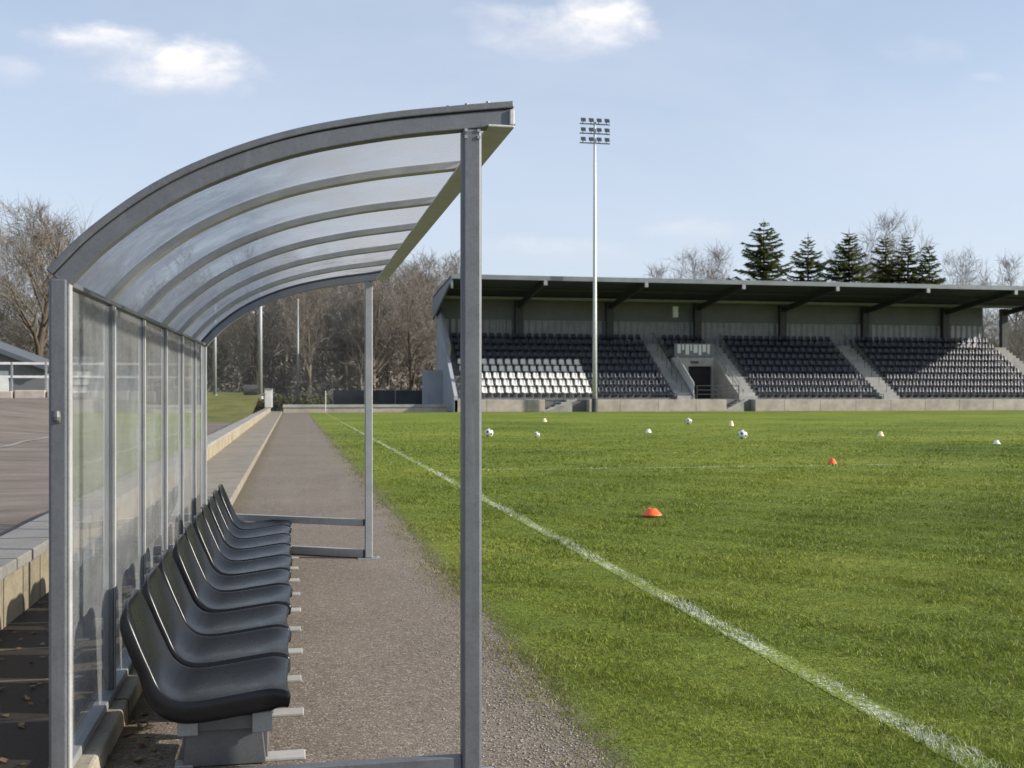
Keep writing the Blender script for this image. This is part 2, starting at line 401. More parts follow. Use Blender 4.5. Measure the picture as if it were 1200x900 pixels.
W = bpy.data.worlds.new('World'); S.world = W; W.use_nodes = True
nt = W.node_tree; nt.nodes.clear()
t = NT.__new__(NT); t.t = nt; t.n = nt.nodes; t.out = nt.nodes.new('ShaderNodeOutputWorld')
sky = t.new('ShaderNodeTexSky', sky_type='NISHITA'); sky.sun_disc = False; sky.sun_elevation = EL; sky.sun_rotation = AZ
sky.altitude = 100; sky.air_density = 1.0; sky.dust_density = 1.2; sky.ozone_density = 1.4
gen = t.new('ShaderNodeTexCoord').outputs['Generated']
sx = t.new('ShaderNodeSeparateXYZ'); t.l(gen, sx.inputs[0])
yy = t.math('MAXIMUM', t.math('ABSOLUTE', sx.outputs[1]), .12)
A = t.math('DIVIDE', sx.outputs[0], yy); B = t.math('DIVIDE', sx.outputs[2], yy)
cb = t.new('ShaderNodeCombineXYZ'); t.l(A, cb.inputs[0]); t.l(t.math('MULTIPLY', B, 1.9), cb.inputs[1])
def px_dir(u, v):
    x, y, z = on_plane(u, v, 1.0); return x, z-H0
nz = t.noise(7.5, 7, .58, cb.outputs[0], .25); nz2 = t.noise(30, 5, .6, cb.outputs[0], .3)
cl = None; shade = None
for (u, v, ru, rv, k) in ((205,74,100,36,1.0), (125,50,78,27,.92), (168,62,80,26,.95), (12,82,34,16,.4), (640,36,105,34,.70), (705,24,64,40,1.0), (590,22,60,20,.5), (640,292,100,18,.45), (815,270,70,16,.4), (1155,90,26,7,.4), (1085,60,70,22,.25), (985,282,70,16,.25)):
    a0, b0 = px_dir(u, v); ra, rb = ru/F*1.12, rv/F*1.12
    q = t.math('ADD', t.math('POWER', t.math('ABSOLUTE', t.math('DIVIDE', t.math('SUBTRACT', A, a0), ra)), 2), t.math('POWER', t.math('ABSOLUTE', t.math('DIVIDE', t.math('SUBTRACT', B, b0), rb)), 2))
    e = t.math('SUBTRACT', 1.0, q)
    e = t.math('ADD', e, t.math('MULTIPLY_ADD', nz, 2.0, -1.0)); e = t.math('ADD', e, t.math('MULTIPLY_ADD', nz2, 1.5, -.75))
    e = t.math('MULTIPLY', t.ramp(e, [(.04, 0.), (1.05, 1.)], 'LINEAR'), k)
    sh_ = t.math('MULTIPLY', e, t.math('ADD', t.math('MULTIPLY_ADD', t.math('DIVIDE', t.math('SUBTRACT', B, b0), rb), .55, .45), t.math('MULTIPLY_ADD', nz, 2.2, -1.1)))
    shade = sh_ if shade is None else t.math('MAXIMUM', shade, sh_)
    cl = e if cl is None else t.math('MAXIMUM', cl, e)
cl = t.math('MULTIPLY', cl, t.math('GREATER_THAN', sx.outputs[1], .1))
bl = t.noise(11, 6, .6, cb.outputs[0])
cc = t.ramp(t.math('ADD', shade, t.math('MULTIPLY_ADD', bl, .8, -.4)), [(.05, (4.0,4.25,4.9)), (.8, (6.3,6.15,6.0))])
veil = t.noise(1.6, 6, .6, cb.outputs[0], .4)
hz = t.ramp(B, [(.0, .75), (.40, .38)])
vf = t.math('ADD', hz, t.math('MULTIPLY', t.ramp(veil, [(.42, 0.), (.75, 1.)]), .30))
base = t.mix(vf, sky.outputs[0], (3.95,4.3,5.1))
skc = t.mix(t.math('MULTIPLY', cl, .9), base, cc)
bg = t.new('ShaderNodeBackground'); bg.inputs[1].default_value = .125; t.l(skc, bg.inputs[0]); t.l(bg.outputs[0], t.out.inputs[0])

S.view_settings.view_transform = 'Standard'; S.view_settings.look = 'None'; S.view_settings.gamma = 1
S.view_settings.exposure = .55; S.view_settings.use_curve_mapping = False
S.render.resolution_x, S.render.resolution_y = 1024, 768
S.cycles.transparent_max_bounces = 24; S.cycles.max_bounces = 8; S.cycles.use_denoising = True; S.cycles.caustics_reflective = False

# ------------------------------------------------------------------ fast mesh from arrays
def fast_mesh(name, V, Fq, mat, attrs=None, smooth=False):
    V = np.asarray(V, np.float32); Fq = np.asarray(Fq, np.int32); k = Fq.shape[1]
    me = bpy.data.meshes.new(name)
    me.vertices.add(len(V)); me.vertices.foreach_set('co', V.ravel())
    me.loops.add(Fq.size); me.loops.foreach_set('vertex_index', Fq.ravel())
    me.polygons.add(len(Fq)); me.polygons.foreach_set('loop_start', np.arange(0, Fq.size, k, dtype=np.int32))
    me.polygons.foreach_set('loop_total', np.full(len(Fq), k, np.int32))
    if smooth: me.polygons.foreach_set('use_smooth', np.ones(len(Fq), bool))
    for n, d in (attrs or {}).items():
        a = me.attributes.new(n, 'FLOAT', 'POINT'); a.data.foreach_set('value', np.asarray(d, np.float32))
    me.update(calc_edges=True); me.materials.append(mat)
    o = bpy.data.objects.new(name, me); link(o); return o

def sheet(name, mat, xs, ys, zf, attr=None, thick=None):
    X, Y = np.meshgrid(xs, ys); Z = zf(X, Y)
    V = np.stack([X, Y, Z], -1).reshape(-1, 3); nx, ny = len(xs), len(ys)
    i = np.arange(nx-1)[None, :] + nx*np.arange(ny-1)[:, None]; i = i.ravel()
    o = fast_mesh(name, V, np.stack([i, i+1, i+nx+1, i+nx], -1), mat, {attr[0]: attr[1](X, Y).ravel()} if attr else None, True)
    return o

def sst(x, a, b):
    q = np.clip((x-a)/(b-a), 0, 1); return q*q*(3-2*q)

# ------------------------------------------------------------------ ground, pitch, path, court
tag(sheet('ground', M['hedge'], np.linspace(-900, 900, 40), np.linspace(-400, 1400, 40), lambda X, Y: X*0-.06), kind='structure')

def wob(y, k=1.0, s=0):
    return k*(.028*np.sin(y*1.3+s)+.02*np.sin(y*4.1+1.3+s)+.014*np.sin(y*11.7+.4)+.014*np.sin(y*23.1+2)+.012*np.sin(y*41.3+.7))
ys = np.concatenate([np.arange(-12, 3, .5), np.arange(3, 20, .06), np.arange(20, 79.9, .5), [79.9]])
def edge_x(y): return .93 + .10*np.clip((4.6-y)/2, 0, 1) - .03*np.clip((y-7)/20, 0, 1) + wob(y)
xp = np.concatenate([[0], np.linspace(.02, 1, 60)**2.2])
X = edge_x(ys)[:, None] + xp[None, :]*(75-edge_x(ys)[:, None]); Y = np.repeat(ys[:, None], len(xp), 1)
Z = -.004 + .0105*sst(xp, 0, .0035)[None, :] + 0*Y
V = np.stack([X, Y, Z], -1).reshape(-1, 3); nx = len(xp); i = (np.arange(nx-1)[None, :] + nx*np.arange(len(ys)-1)[:, None]).ravel()
tag(fast_mesh('football_pitch', V, np.stack([i, i+1, i+nx+1, i+nx], -1), M['pitch'], None, True), kind='structure')
tag(sheet('path', M['path'], np.linspace(-.66, 1.6, 24), np.linspace(-12, 80.4, 120), lambda X, Y: 0*X), kind='structure')
def strip(name, mat, x0, x1, y0, y1, z=.0088, n=1, ragged=0):
    if x1-x0 < y1-y0:
        yy_ = np.linspace(y0, y1, n+1); A_ = np.stack([np.full(n+1, x0)+rng.normal(0, ragged, n+1), yy_, np.full(n+1, z)], -1); B_ = np.stack([np.full(n+1, x1)+rng.normal(0, ragged, n+1), yy_, np.full(n+1, z)], -1)
    else:
        xx_ = np.linspace(x0, x1, n+1); A_ = np.stack([xx_, np.full(n+1, y0), np.full(n+1, z)], -1); B_ = np.stack([xx_, np.full(n+1, y1), np.full(n+1, z)], -1)
    V_ = np.concatenate([A_, B_]); i_ = np.arange(n)
    return tag(fast_mesh(name, V_, np.stack([i_, i_+1, i_+n+2, i_+n+1], -1), mat), kind='structure')
strip('touchline_marking', M['chalk'], 2.194, 2.318, -12, 78.2, n=4500, ragged=.005)
strip('halfway_line_marking', M['chalk2'], 2.38, 60, 18.05, 18.17)
strip('pitch_marking', M['chalk2'], 17.0, 45, 37.6, 37.72)
strip('goal_line_marking', M['chalk2'], 2.38, 60, 78.1, 78.22)

def hz_(X, Y):
    left = sst(-X, 3.5, 12)*.78*np.clip((Y-10)/44, 0, 1)
    bank = 1.0*sst(Y, 46, 66)*(1-sst(-X, 6, 13)*.75)
    return .2 + np.minimum(left+bank, 1.05) + .25*sst(Y, 66, 90) + .012*np.sin(X*1.7+Y*.9)+.01*np.sin(Y*2.3)
def turf(X, Y):
    return np.clip(sst(Y+.8*np.sin(X*1.3), 42, 46)*(1-sst(-X, 7.2, 9)) + sst(Y, 57.5, 59), 0, 1)
tag(sheet('court', M['court'], np.concatenate([np.linspace(-70, -16, 28), np.linspace(-15.5, -1.755, 56)]), np.concatenate([np.linspace(-12, 30, 60), np.linspace(30.6, 110, 130)]), hz_, ('turf', turf)), kind='structure')
yl = np.linspace(6, 55, 90); V = np.concatenate([np.stack([np.full(90, -5.64), yl, hz_(np.full(90, -5.64), yl)+.012], -1), np.stack([np.full(90, -5.55), yl, hz_(np.full(90, -5.55), yl)+.012], -1)])
i = np.arange(89); tag(fast_mesh('court_line_marking', V, np.stack([i, i+90, i+91, i+1], -1), M['cap']), kind='structure')
# hill behind everything
def hill(X, Y):
    return -1 + 9.5*sst(Y, 104, 150)*(1-.45*sst(X, 0, 40)) + 2.0*np.sin(X*.05+1)*sst(Y, 104, 140) + 14*sst(Y, 150, 330)*(1-.8*sst(X, -5, 30))
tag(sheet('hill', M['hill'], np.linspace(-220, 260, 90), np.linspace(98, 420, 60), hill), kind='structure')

# paving behind the shelter, kerb, terrace step and terrace wall
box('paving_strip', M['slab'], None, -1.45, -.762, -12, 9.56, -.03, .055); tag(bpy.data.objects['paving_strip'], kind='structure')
k = box('concrete_kerb', M['kerb'], None, -.76, -.62, -12, 9.56, -.03, .075, bev=.012)
tag(k, 'low concrete kerb carrying the glazed back of the dugout shelter', 'kerb')
k = box('terrace_step', M['step'], None, -1.452, -.66, 9.565, 80, -.03, .10, bev=.012)
tag(k, 'long low concrete step running along the path beyond the shelter', 'step')
root = thing('terrace_wall', (-1.6, 40, 0), 'pale stone block wall with flat coping between path and brown court', 'wall')
w = MB().box(-1.75, -1.45, -12, 79.5, -.05, .315).build('block_face', M['wall'], root)
c = MB(); y = -12.0
while y < 79.4:
    L = .9 if y < 30 else 1.8
    dx, dz = random.uniform(-.006, .006), random.uniform(-.005, .004)
    c.box(-1.765, -1.43+dx, y+.004, min(y+L-.004, 79.5), .317, .385+dz); y += L
c.build('coping', M['cap'], root, bev=.008)

# ------------------------------------------------------------------ shelter
XR, XF, YN, YRF, YFF = -.695, .576, 3.6, 9.3, 8.55
def yplane(i, x):      # y of arch plane i (0..6) at x: the far end is set slightly askew
    a = YN+(YRF-YN)*i/6; b = YN+(YFF-YN)*i/6
    return a+(b-a)*(x-XR)/(XF-XR)
prof = catmull([(-.722,0,1.622),(-.598,0,1.752),(-.414,0,1.893),(-.208,0,2.000),(.021,0,2.082),(.292,0,2.143),(.543,0,2.181),(.714,0,2.203)], 5)
prof = [(p.x, p.z) for p in prof]
nrm = []
for i in range(len(prof)):
    a = prof[max(0, i-1)]; b = prof[min(len(prof)-1, i+1)]; d = Vector((b[0]-a[0], b[1]-a[1])).normalized(); nrm.append((-d.y, d.x))
def lift(i, x): return .065*i/6*np.clip((XF-x)/(XF-XR), 0, 1)
SH = thing('dugout_shelter', (0, 6.2, 0), 'open fronted team shelter with galvanised frame, curved translucent roof and glazed back', 'shelter')
def arch(name, mat, i, d0, d1, w, shift=0.0, smooth=False, bev=.004, k0=0, k1=None):
    """curved bar in arch plane i between depths d0 (outer) and d1 (inner) below the outer profile"""
    mb = MB(); b = 0; P = prof[k0:k1]; Nn = nrm[k0:k1]
    for (x, z), (nx_, nz_) in zip(P, Nn):
        for dd, wy in ((d0,-w/2),(d0,w/2),(d1,w/2),(d1,-w/2)):
            xx = x-nx_*dd; mb.v.append((xx, yplane(i, xx)+wy+shift, z-nz_*dd+lift(i, x)))
    n = len(P)
    for k in range(n-1):
        for q in range(4):
            mb.f.append((4*k+q, 4*k+(q+1)%4, 4*k+4+(q+1)%4, 4*k+4+q))
    mb.f += [(3,2,1,0), (4*n-4, 4*n-3, 4*n-2, 4*n-1)]
    return mb.build(name, mat, SH, bev=bev)
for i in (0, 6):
    arch('roof_arch', M['galv' if i == 0 else 'galv2'], i, .012, .066, .055)  # far arch in paler steel, its colour offsetting the dark reflections there
    arch('roof_trim', M['galv'], i, -.012, .0105, .074, 0)
for i in range(1, 6):
    arch('roof_rib', M['rib'], i, .0085, .040, .058, bev=.003, k0=0, k1=-1)
for i in range(6):
    mb = MB(); sub = 3
    for s_ in range(sub+1):
        q = i+(s_/sub)*1.0
        sh_ = .0285 if s_ == 0 and i == 0 else (-.0285 if s_ == sub and i == 5 else (.001 if s_ == 0 else -.001 if s_ == sub else 0))
        for (x, z), (nx_, nz_) in zip(prof, nrm):
            mb.v.append((x, yplane(q, x)+sh_, z+lift(q, x)))
    n = len(prof)
    for s_ in range(sub):
        for k in range(n-1): mb.f.append((s_*n+k, s_*n+k+1, (s_+1)*n+k+1, (s_+1)*n+k))
    o = mb.build('roof_panel', M['roofs'], SH, smooth=True, fixn=False)
# posts
def post(name, x0, x1, y0, y1, z0, z1, bev=.009):
    return box(name, M['galv'], SH, x0, x1, y0, y1, z0, z1, bev=bev)
post('post', -.724, -.668, YN-.03, YN+.03, .075, 1.606)
box('lit_edge_strip', M['bright'], SH, -.6675, -.6635, YN-.026, YN+.02, .08, 1.60)  # pale strip added to paint the sunlit edge of the post
post('post', .545, .609, YN-.03, YN+.03, .006, 2.118)
box('post', M['galv2'], SH, -.722, -.676, YRF-.025, YRF+.025, .075, 1.668, bev=.006)  # far posts also paler, brightness put into the steel colour
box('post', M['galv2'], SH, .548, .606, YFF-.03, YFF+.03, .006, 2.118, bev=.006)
for (x, y) in ((.577, YN), (.577, YFF)):
    f = box('foot_plate', M['galv2'], SH, x-.085, x+.085, y-.06, y+.06, .0, .0055)
    for sx_ in (-.06, .06): MB().lathe((x+sx_, y, .0055), [(.011,0),(.011,.009),(.004,.012),(.0,.012)], 6).build('bolt', M['galv2'], f)
for i in range(1, 6):
    y = yplane(i, XR); zt = 1.588+lift(i, XR)
    dw = .017 if i == 1 else .011
    box('mullion', M['galv'], SH, -.697-dw, -.697+dw, y-.022, y+.022, .075+.032, zt, bev=.003)
    box('lit_edge_strip', M['bright'], SH, -.6965+dw, -.692+dw, y-.012, y+.016, .11, zt-.005)  # sunlit mullion edge painted as a paler added strip
def yrow(mat, name, x0, x1, z0, z1, ya, yb, lz=0, bev=.004):
    mb = MB(); mb.add([(x0,ya,z0),(x1,ya,z0),(x1,yb,z0+lz),(x0,yb,z0+lz),(x0,ya,z1),(x1,ya,z1),(x1,yb,z1+lz),(x0,yb,z1+lz)],
        [(0,3,2,1),(4,5,6,7),(0,1,5,4),(1,2,6,5),(2,3,7,6),(3,0,4,7)])
    return mb.build(name, mat, SH, bev=bev)
yrow(M['galv'], 'top_rail', -.716, -.680, 1.590, 1.608, YN+.031, YRF-.026, .060)
yrow(M['galv2'], 'bottom_rail', -.722, -.672, .0765, .106, YN+.031, YRF-.026)
for i in range(6):
    ya = yplane(i, XR)+.022+(.008 if i == 0 else 0); yb = yplane(i+1, XR)-.022-(.003 if i == 5 else 0)
    za, zb = 1.588+lift(i, XR), 1.588+lift(i+1, XR)
    mb = MB(); mb.add([(-.697,ya,.107),(-.697,yb,.107),(-.697,yb,zb),(-.697,ya,za)], [(0,1,2,3)])
    mb.build('rear_panel', M['rear'], SH)
# eave beam (angle with soffit) along the open front
mb = MB()
ya, yb = yplane(0, .7)-.036, yplane(6, .7)+.036
for x0, x1, z0, z1 in ((.628, .716, 2.126, 2.1345), (.700, .716, 2.1355, 2.186)):
    mb.box(x0, x1, ya, yb, z0, z1)
mb.build('eave_beam', M['gdark'], SH, bev=.003)
# end frames
def xrail(z0, z1, i, name='end_rail', d=.02):
    xa, xb = -.666, .544
    mb = MB(); ya, yb = yplane(i, xa), yplane(i, xb)
    mb.bar((xa, ya, (z0+z1)/2), (xb, yb, (z0+z1)/2), d*2, z1-z0); return mb.build(name, M['galv' if i == 0 else 'bright'], SH, bev=.004)  # far rails paled in colour because they reflect dark
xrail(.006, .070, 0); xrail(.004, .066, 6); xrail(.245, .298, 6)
def end_panel(i, dy):
    P = [(x-nx_*.03, z-nz_*.03+lift(i, x)) for (x, z), (nx_, nz_) in zip(prof, nrm) if -.665 < x < .55]
    P = [(.546, .075), (.546, P[-1][1])] + list(reversed(P)) + [(-.668, P[0][1]-.07), (-.668, .08)]
    mb = MB(); mb.add([(x, yplane(i, x)+dy, z) for x, z in P], [tuple(range(len(P)))]); mb.build('end_panel', M['end'], SH)
end_panel(6, 0)
# latch plate on the near rear post, bolts on the roof frame
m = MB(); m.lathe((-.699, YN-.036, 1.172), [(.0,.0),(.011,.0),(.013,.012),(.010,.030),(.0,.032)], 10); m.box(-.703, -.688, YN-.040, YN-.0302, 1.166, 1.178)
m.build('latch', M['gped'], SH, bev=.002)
for (x, z) in ((.50,2.186),(.56,2.196),(.63,2.206),(-.3,1.966)):
    MB().lathe((x, YN-.02, z), [(.007,0),(.007,.005),(.0,.007)], 8).build('roof_bolt', M['galv2'], SH)
for (x, z) in ((.556,2.112),(.598,2.112),(.556,2.090),(.598,2.090)):
    box('bolt', M['galv2'], SH, x-.005, x+.005, YN-.035, YN-.0305, z-.005, z+.005)

# ------------------------------------------------------------------ dugout seats
def seat_shell(y0, parent):
    """moulded bucket: profile from the front lip over pan and back to the top lip; rims turned down all round"""
    rim = catmull([(-.016,0,.228),(-.003,0,.248),(-.014,0,.270),(-.06,0,.281),(-.13,0,.274),(-.22,0,.262),(-.31,0,.252),(-.375,0,.258),(-.418,0,.292),(-.446,0,.348),(-.472,0,.415),(-.498,0,.495),(-.511,0,.538),(-.520,0,.562),(-.531,0,.573),(-.545,0,.572)], 3)
    n = len(rim); hw = .228
    T = [-1.16,-1.13,-1.07,-1.0,-.93,-.80,-.55,-.28,0,.28,.55,.80,.93,1.0,1.07,1.13,1.16]
    mb = MB()
    for k, p in enumerate(rim):
        a = rim[max(0,k-1)]; b = rim[min(n-1,k+1)]; d = (b-a).normalized(); nv = Vector((d.z, 0, -d.x))
        q = k/(n-1)
        body = sst(np.array(q), .13, .25)*(1-sst(np.array(q), .78, .90)); body = float(body)
        back = float(sst(np.array(q), .42, .62))
        narrow = 1-.10*back - .06*float(sst(np.array(q), .60, .80)) - .52*max(0., (q-.70)/.30)**2.4
        if q < .12: narrow -= .05*(1-q/.12)
        dish = .012+.020*body+.016*math.exp(-((q-.52)/.11)**2)
        bs = float(1-.93*sst(np.array(q), .70, .96)); fr_ = float(1-sst(np.array(q), .0, .2)); sk = .076*bs*(1-.40*back)*(1-.55*fr_)
        for tt in T:
            s_ = 1 if tt > 0 else -1; at = abs(tt)
            if at <= 1:
                off = -dish*(1-at**2.2); wy = tt*hw
            elif at < 1.1: off = -.004; wy = s_*(hw+.010)
            elif at < 1.15: off = -sk*.45; wy = s_*(hw+.013)
            else: off = -sk; wy = s_*(hw+.008)
            top_ = float(sst(np.array(q), .60, .82))
            if q < .2 and at > 1:
                fq = .10 if at < 1.1 else .5 if at < 1.15 else 1.0
                mb.v.append((p.x-.006*fq, y0+wy*narrow, p.z-fq*max(.004, p.z-.214))); continue
            mb.v.append((p.x+nv.x*off-.012*top_*min(at,1)**3, y0+wy*narrow, p.z+nv.z*off-.010*top_*min(at,1.05)**4))
    m_ = len(T)
    for k in range(n-1):
        for j in range(m_-1): mb.f.append((k*m_+j, k*m_+j+1, (k+1)*m_+j+1, (k+1)*m_+j))
    o = mb.build('seat_shell', M['seat'], parent, smooth=True)
    so = o.modifiers.new('thickness', 'SOLIDIFY'); so.thickness = .006; so.offset = -1
    su = o.modifiers.new('smooth', 'SUBSURF'); su.levels = 1; su.render_levels = 1
    return o
Y1, PITCH, NS = 3.985, .527, 10
s0 = thing('bucket_chair', (0, Y1, 0), '', 'seat', 'seats in a line along the back of the dugout shelter')
seat_shell(Y1, s0)
for dy in (-.165, .12): box('bracket_arm', M['gped'], s0, -.365, -.072, Y1+dy, Y1+dy+.045, .130, .178, bev=.004)  # support steel darkened, shadow below the seat put into its colour
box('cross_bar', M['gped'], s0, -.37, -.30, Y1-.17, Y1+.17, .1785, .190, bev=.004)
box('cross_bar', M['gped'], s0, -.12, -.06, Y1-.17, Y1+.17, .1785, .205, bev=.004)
for xq in (-.372, -.130): box('clamp', M['galv2'], s0, xq, xq+.066, Y1-.180, Y1-.1655, .122, .190, bev=.003)
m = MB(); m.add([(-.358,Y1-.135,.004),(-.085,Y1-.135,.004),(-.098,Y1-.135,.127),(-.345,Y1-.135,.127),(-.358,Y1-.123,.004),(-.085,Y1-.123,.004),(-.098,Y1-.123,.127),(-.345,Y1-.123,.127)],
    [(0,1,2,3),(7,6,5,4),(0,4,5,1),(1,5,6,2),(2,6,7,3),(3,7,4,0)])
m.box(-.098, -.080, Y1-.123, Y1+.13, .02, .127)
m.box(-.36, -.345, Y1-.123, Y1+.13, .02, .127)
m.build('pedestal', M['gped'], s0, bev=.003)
box('foot_plate', M['galv2'], s0, -.385, -.325, Y1-.137, Y1-.07, 0, .012, bev=.003)
box('foot_plate', M['conc'], s0, -.10, .046, Y1-.115, Y1-.035, 0, .012, bev=.003)
ORD = ['frontmost', 'second', 'third', 'fourth', 'fifth', 'sixth', 'seventh', 'eighth', 'ninth', 'tenth']
for k in range(NS):
    o = s0 if k == 0 else copy_tree(s0)
    o.location.y = Y1+k*PITCH
    if k: o.location.y += random.uniform(-.004, .004); o.location.x = random.uniform(-.006, .006); o.rotation_euler.z = R(random.uniform(-.9, .9))
    o['label'] = ('black moulded plastic seat nearest the open end post of the shelter, first of ten' if k == 0 else
                  'black moulded plastic seat farthest along the shelter row, beside its far end panel' if k == NS-1 else
                  f'black moulded plastic seat, {ORD[k]} of ten from the near end of the shelter')

# ------------------------------------------------------------------ grass blades, gravel, leaves
def blades():
    P = []; HT = []; WD = []
    bands = [(2.9,5,9500,.023,.0032),(5,8,6500,.024,.0042),(8,12,2900,.027,.0062),(12,18,1150,.030,.009),(18,30,350,.030,.016),(30,58,120,.026,.026)]
    for (a, b, dens, h, w_) in bands:
        # camera-depth band [a,b]; sample a rectangle and keep what lies between path edge and frame edge
        n = int(dens*(b*1.02+.5-a*.8+1.2)*(b*.95+1.5)); xs_ = rng.uniform(.7, b*.95+2.2, n); ys_ = rng.uniform(a*.8-1.2, b*1.02+.5, n)
        z = xs_*sT+ys_*cT; xc = xs_*cT-ys_*sT
        ex = edge_x(ys_)-.10*rng.uniform(0,1,n)**3+rng.normal(0, .03, n)
        dn = np.clip((xs_-ex)/.55, 0, 1)
        keep = (rng.uniform(0,1,n) < np.clip((58-z)/30, 0, 1)) & (z > a) & (z <= b) & (xc < z*.60+1.3) & (xs_ > ex) & (rng.uniform(0, 1, n) < .45+.55*dn)
        keep &= ~((np.sin(xs_*5.3+ys_*2.1)+np.sin(xs_*2.9-ys_*4.7)+np.sin(ys_*7.7+1)) > 1.9) | (rng.uniform(0, 1, n) < .45)
        x, y = xs_[keep], ys_[keep]; m_ = len(x)
        P.append(np.stack([x, y], -1)); clump = .75+.45*np.sin(x*3.1+1)*np.sin(y*2.3)+.25*np.sin(x*9+y*7)
        HT.append(h*np.clip(clump, .45, 1.5)*rng.uniform(.5, 1.35, m_)*(.55+.45*np.clip((x-edge_x(y))/.5, 0, 1))); WD.append(w_*rng.uniform(.6, 1.3, m_))
    P = np.concatenate(P); HT = np.concatenate(HT); WD = np.concatenate(WD); n = len(P)
    ang = rng.uniform(0, 2*np.pi, n); lean = rng.uniform(.2, 2.1, n)*HT; la = rng.uniform(0, 2*np.pi, n)
    dx, dy = np.cos(ang)*WD/2, np.sin(ang)*WD/2; lx, ly = np.cos(la)*lean, np.sin(la)*lean
    z0 = np.full(n, .003)
    V = np.empty((n, 5, 3), np.float32)
    V[:,0] = np.stack([P[:,0]-dx, P[:,1]-dy, z0], -1); V[:,1] = np.stack([P[:,0]+dx, P[:,1]+dy, z0], -1)
    mx, my = P[:,0]+lx*.35, P[:,1]+ly*.35
    V[:,2] = np.stack([mx+dx*.8, my+dy*.8, z0+HT*.62], -1); V[:,3] = np.stack([mx-dx*.8, my-dy*.8, z0+HT*.62], -1)
    V[:,4] = np.stack([P[:,0]+lx, P[:,1]+ly, z0+HT*.95], -1)
    i = np.arange(n)*5
    q = np.stack([i, i+1, i+2, i+3], -1); tr = np.stack([i+3, i+2, i+4, i+4], -1)
    # tips as degenerate-free triangles: build quads and triangles separately in one mesh
    me = bpy.data.meshes.new('grass'); Vr = V.reshape(-1, 3)
    loops = np.concatenate([q.ravel(), tr[:, :3].ravel()]).astype(np.int32)
    me.vertices.add(len(Vr)); me.vertices.foreach_set('co', Vr.ravel()); me.loops.add(len(loops)); me.loops.foreach_set('vertex_index', loops)
    me.polygons.add(2*n); me.polygons.foreach_set('loop_start', np.concatenate([np.arange(n)*4, 4*n+np.arange(n)*3]).astype(np.int32))
    me.polygons.foreach_set('loop_total', np.concatenate([np.full(n, 4), np.full(n, 3)]).astype(np.int32))
    a = me.attributes.new('rnd', 'FLOAT', 'POINT'); a.data.foreach_set('value', np.repeat(rng.uniform(0, 1, n), 5).astype(np.float32))
    me.update(calc_edges=True); me.materials.append(M['blades'])
    o = bpy.data.objects.new('grass', me); link(o); print('blades', n)
    return tag(o, 'short green turf blades of the football pitch', 'grass', kind='stuff')
blades()

def pebbles(name, n, fx, fy, rmin, rmax, mat, label, flat=.55):
    x, y = fx(n), fy(n); r = rmin+(rmax-rmin)*rng.uniform(0, 1, n)**2.5
    base = np.array([[1,0,0],[0,1,0],[-1,0,0],[0,-1,0],[0,0,1],[0,0,-.3]], np.float32)
    a = rng.uniform(0, 6.28, n); ca, sa = np.cos(a), np.sin(a)
    V = np.empty((n, 6, 3), np.float32)
    for k in range(6):
        j = rng.uniform(.7, 1.25, (n, 3)); bx_, by_, bz_ = base[k]*j.T[:, :, None].transpose(1, 0, 2)[:, :, 0].T[:, :][0:0] if False else (base[k][0]*j[:,0], base[k][1]*j[:,1], base[k][2]*j[:,2])
        V[:,k,0] = x+r*(bx_*ca-by_*sa); V[:,k,1] = y+r*(bx_*sa+by_*ca)*1.0; V[:,k,2] = r*bz_*flat+.001
    f = np.array([[0,1,4],[1,2,4],[2,3,4],[3,0,4],[1,0,5],[2,1,5],[3,2,5],[0,3,5]])
    Fq = (np.arange(n)[:, None, None]*6+f[None]).reshape(-1, 3)
    o = fast_mesh(name, V.reshape(-1, 3), Fq, mat); return tag(o, label, 'gravel', kind='stuff')
pebbles('gravel', 15000, lambda n: .48+.60*rng.beta(3.0, 1.6, n), lambda n: 2.6+9*rng.uniform(0, 1, n)**1.7, .0018, .0075, M['stone'], 'loose gravel scattered along the grass edge of the path')
pebbles('path_grit', 9000, lambda n: rng.uniform(-.62, .8, n), lambda n: 2.8+9*rng.uniform(0, 1, n)**1.6, .0012, .0045, M['stone'], 'fine grit lying on the tarmac path')
def leaves():
    n = 260; x = np.concatenate([rng.uniform(-1.44, -.78, 200), rng.normal(-.54, .05, 60)]); y = np.concatenate([rng.uniform(3, 9.3, 200), rng.uniform(3.6, 6, 60)])
    z = np.where(x < -.77, .058, .004); r = rng.uniform(.010, .03, n); a = rng.uniform(0, 6.28, n); V = np.empty((n, 4, 3), np.float32)
    for k in range(4):
        b = a+k*1.5708; rr = r*(1 if k % 2 == 0 else .55); V[:,k] = np.stack([x+rr*np.cos(b), y+rr*np.sin(b), z+rng.uniform(0, .014, n)], -1)
    return tag(fast_mesh('leaf_litter', V.reshape(-1, 3), np.arange(4*n).reshape(n, 4), M['leaf']), 'dry brown leaf litter on the dark paving and beside the kerb', 'leaves', kind='stuff')
leaves()

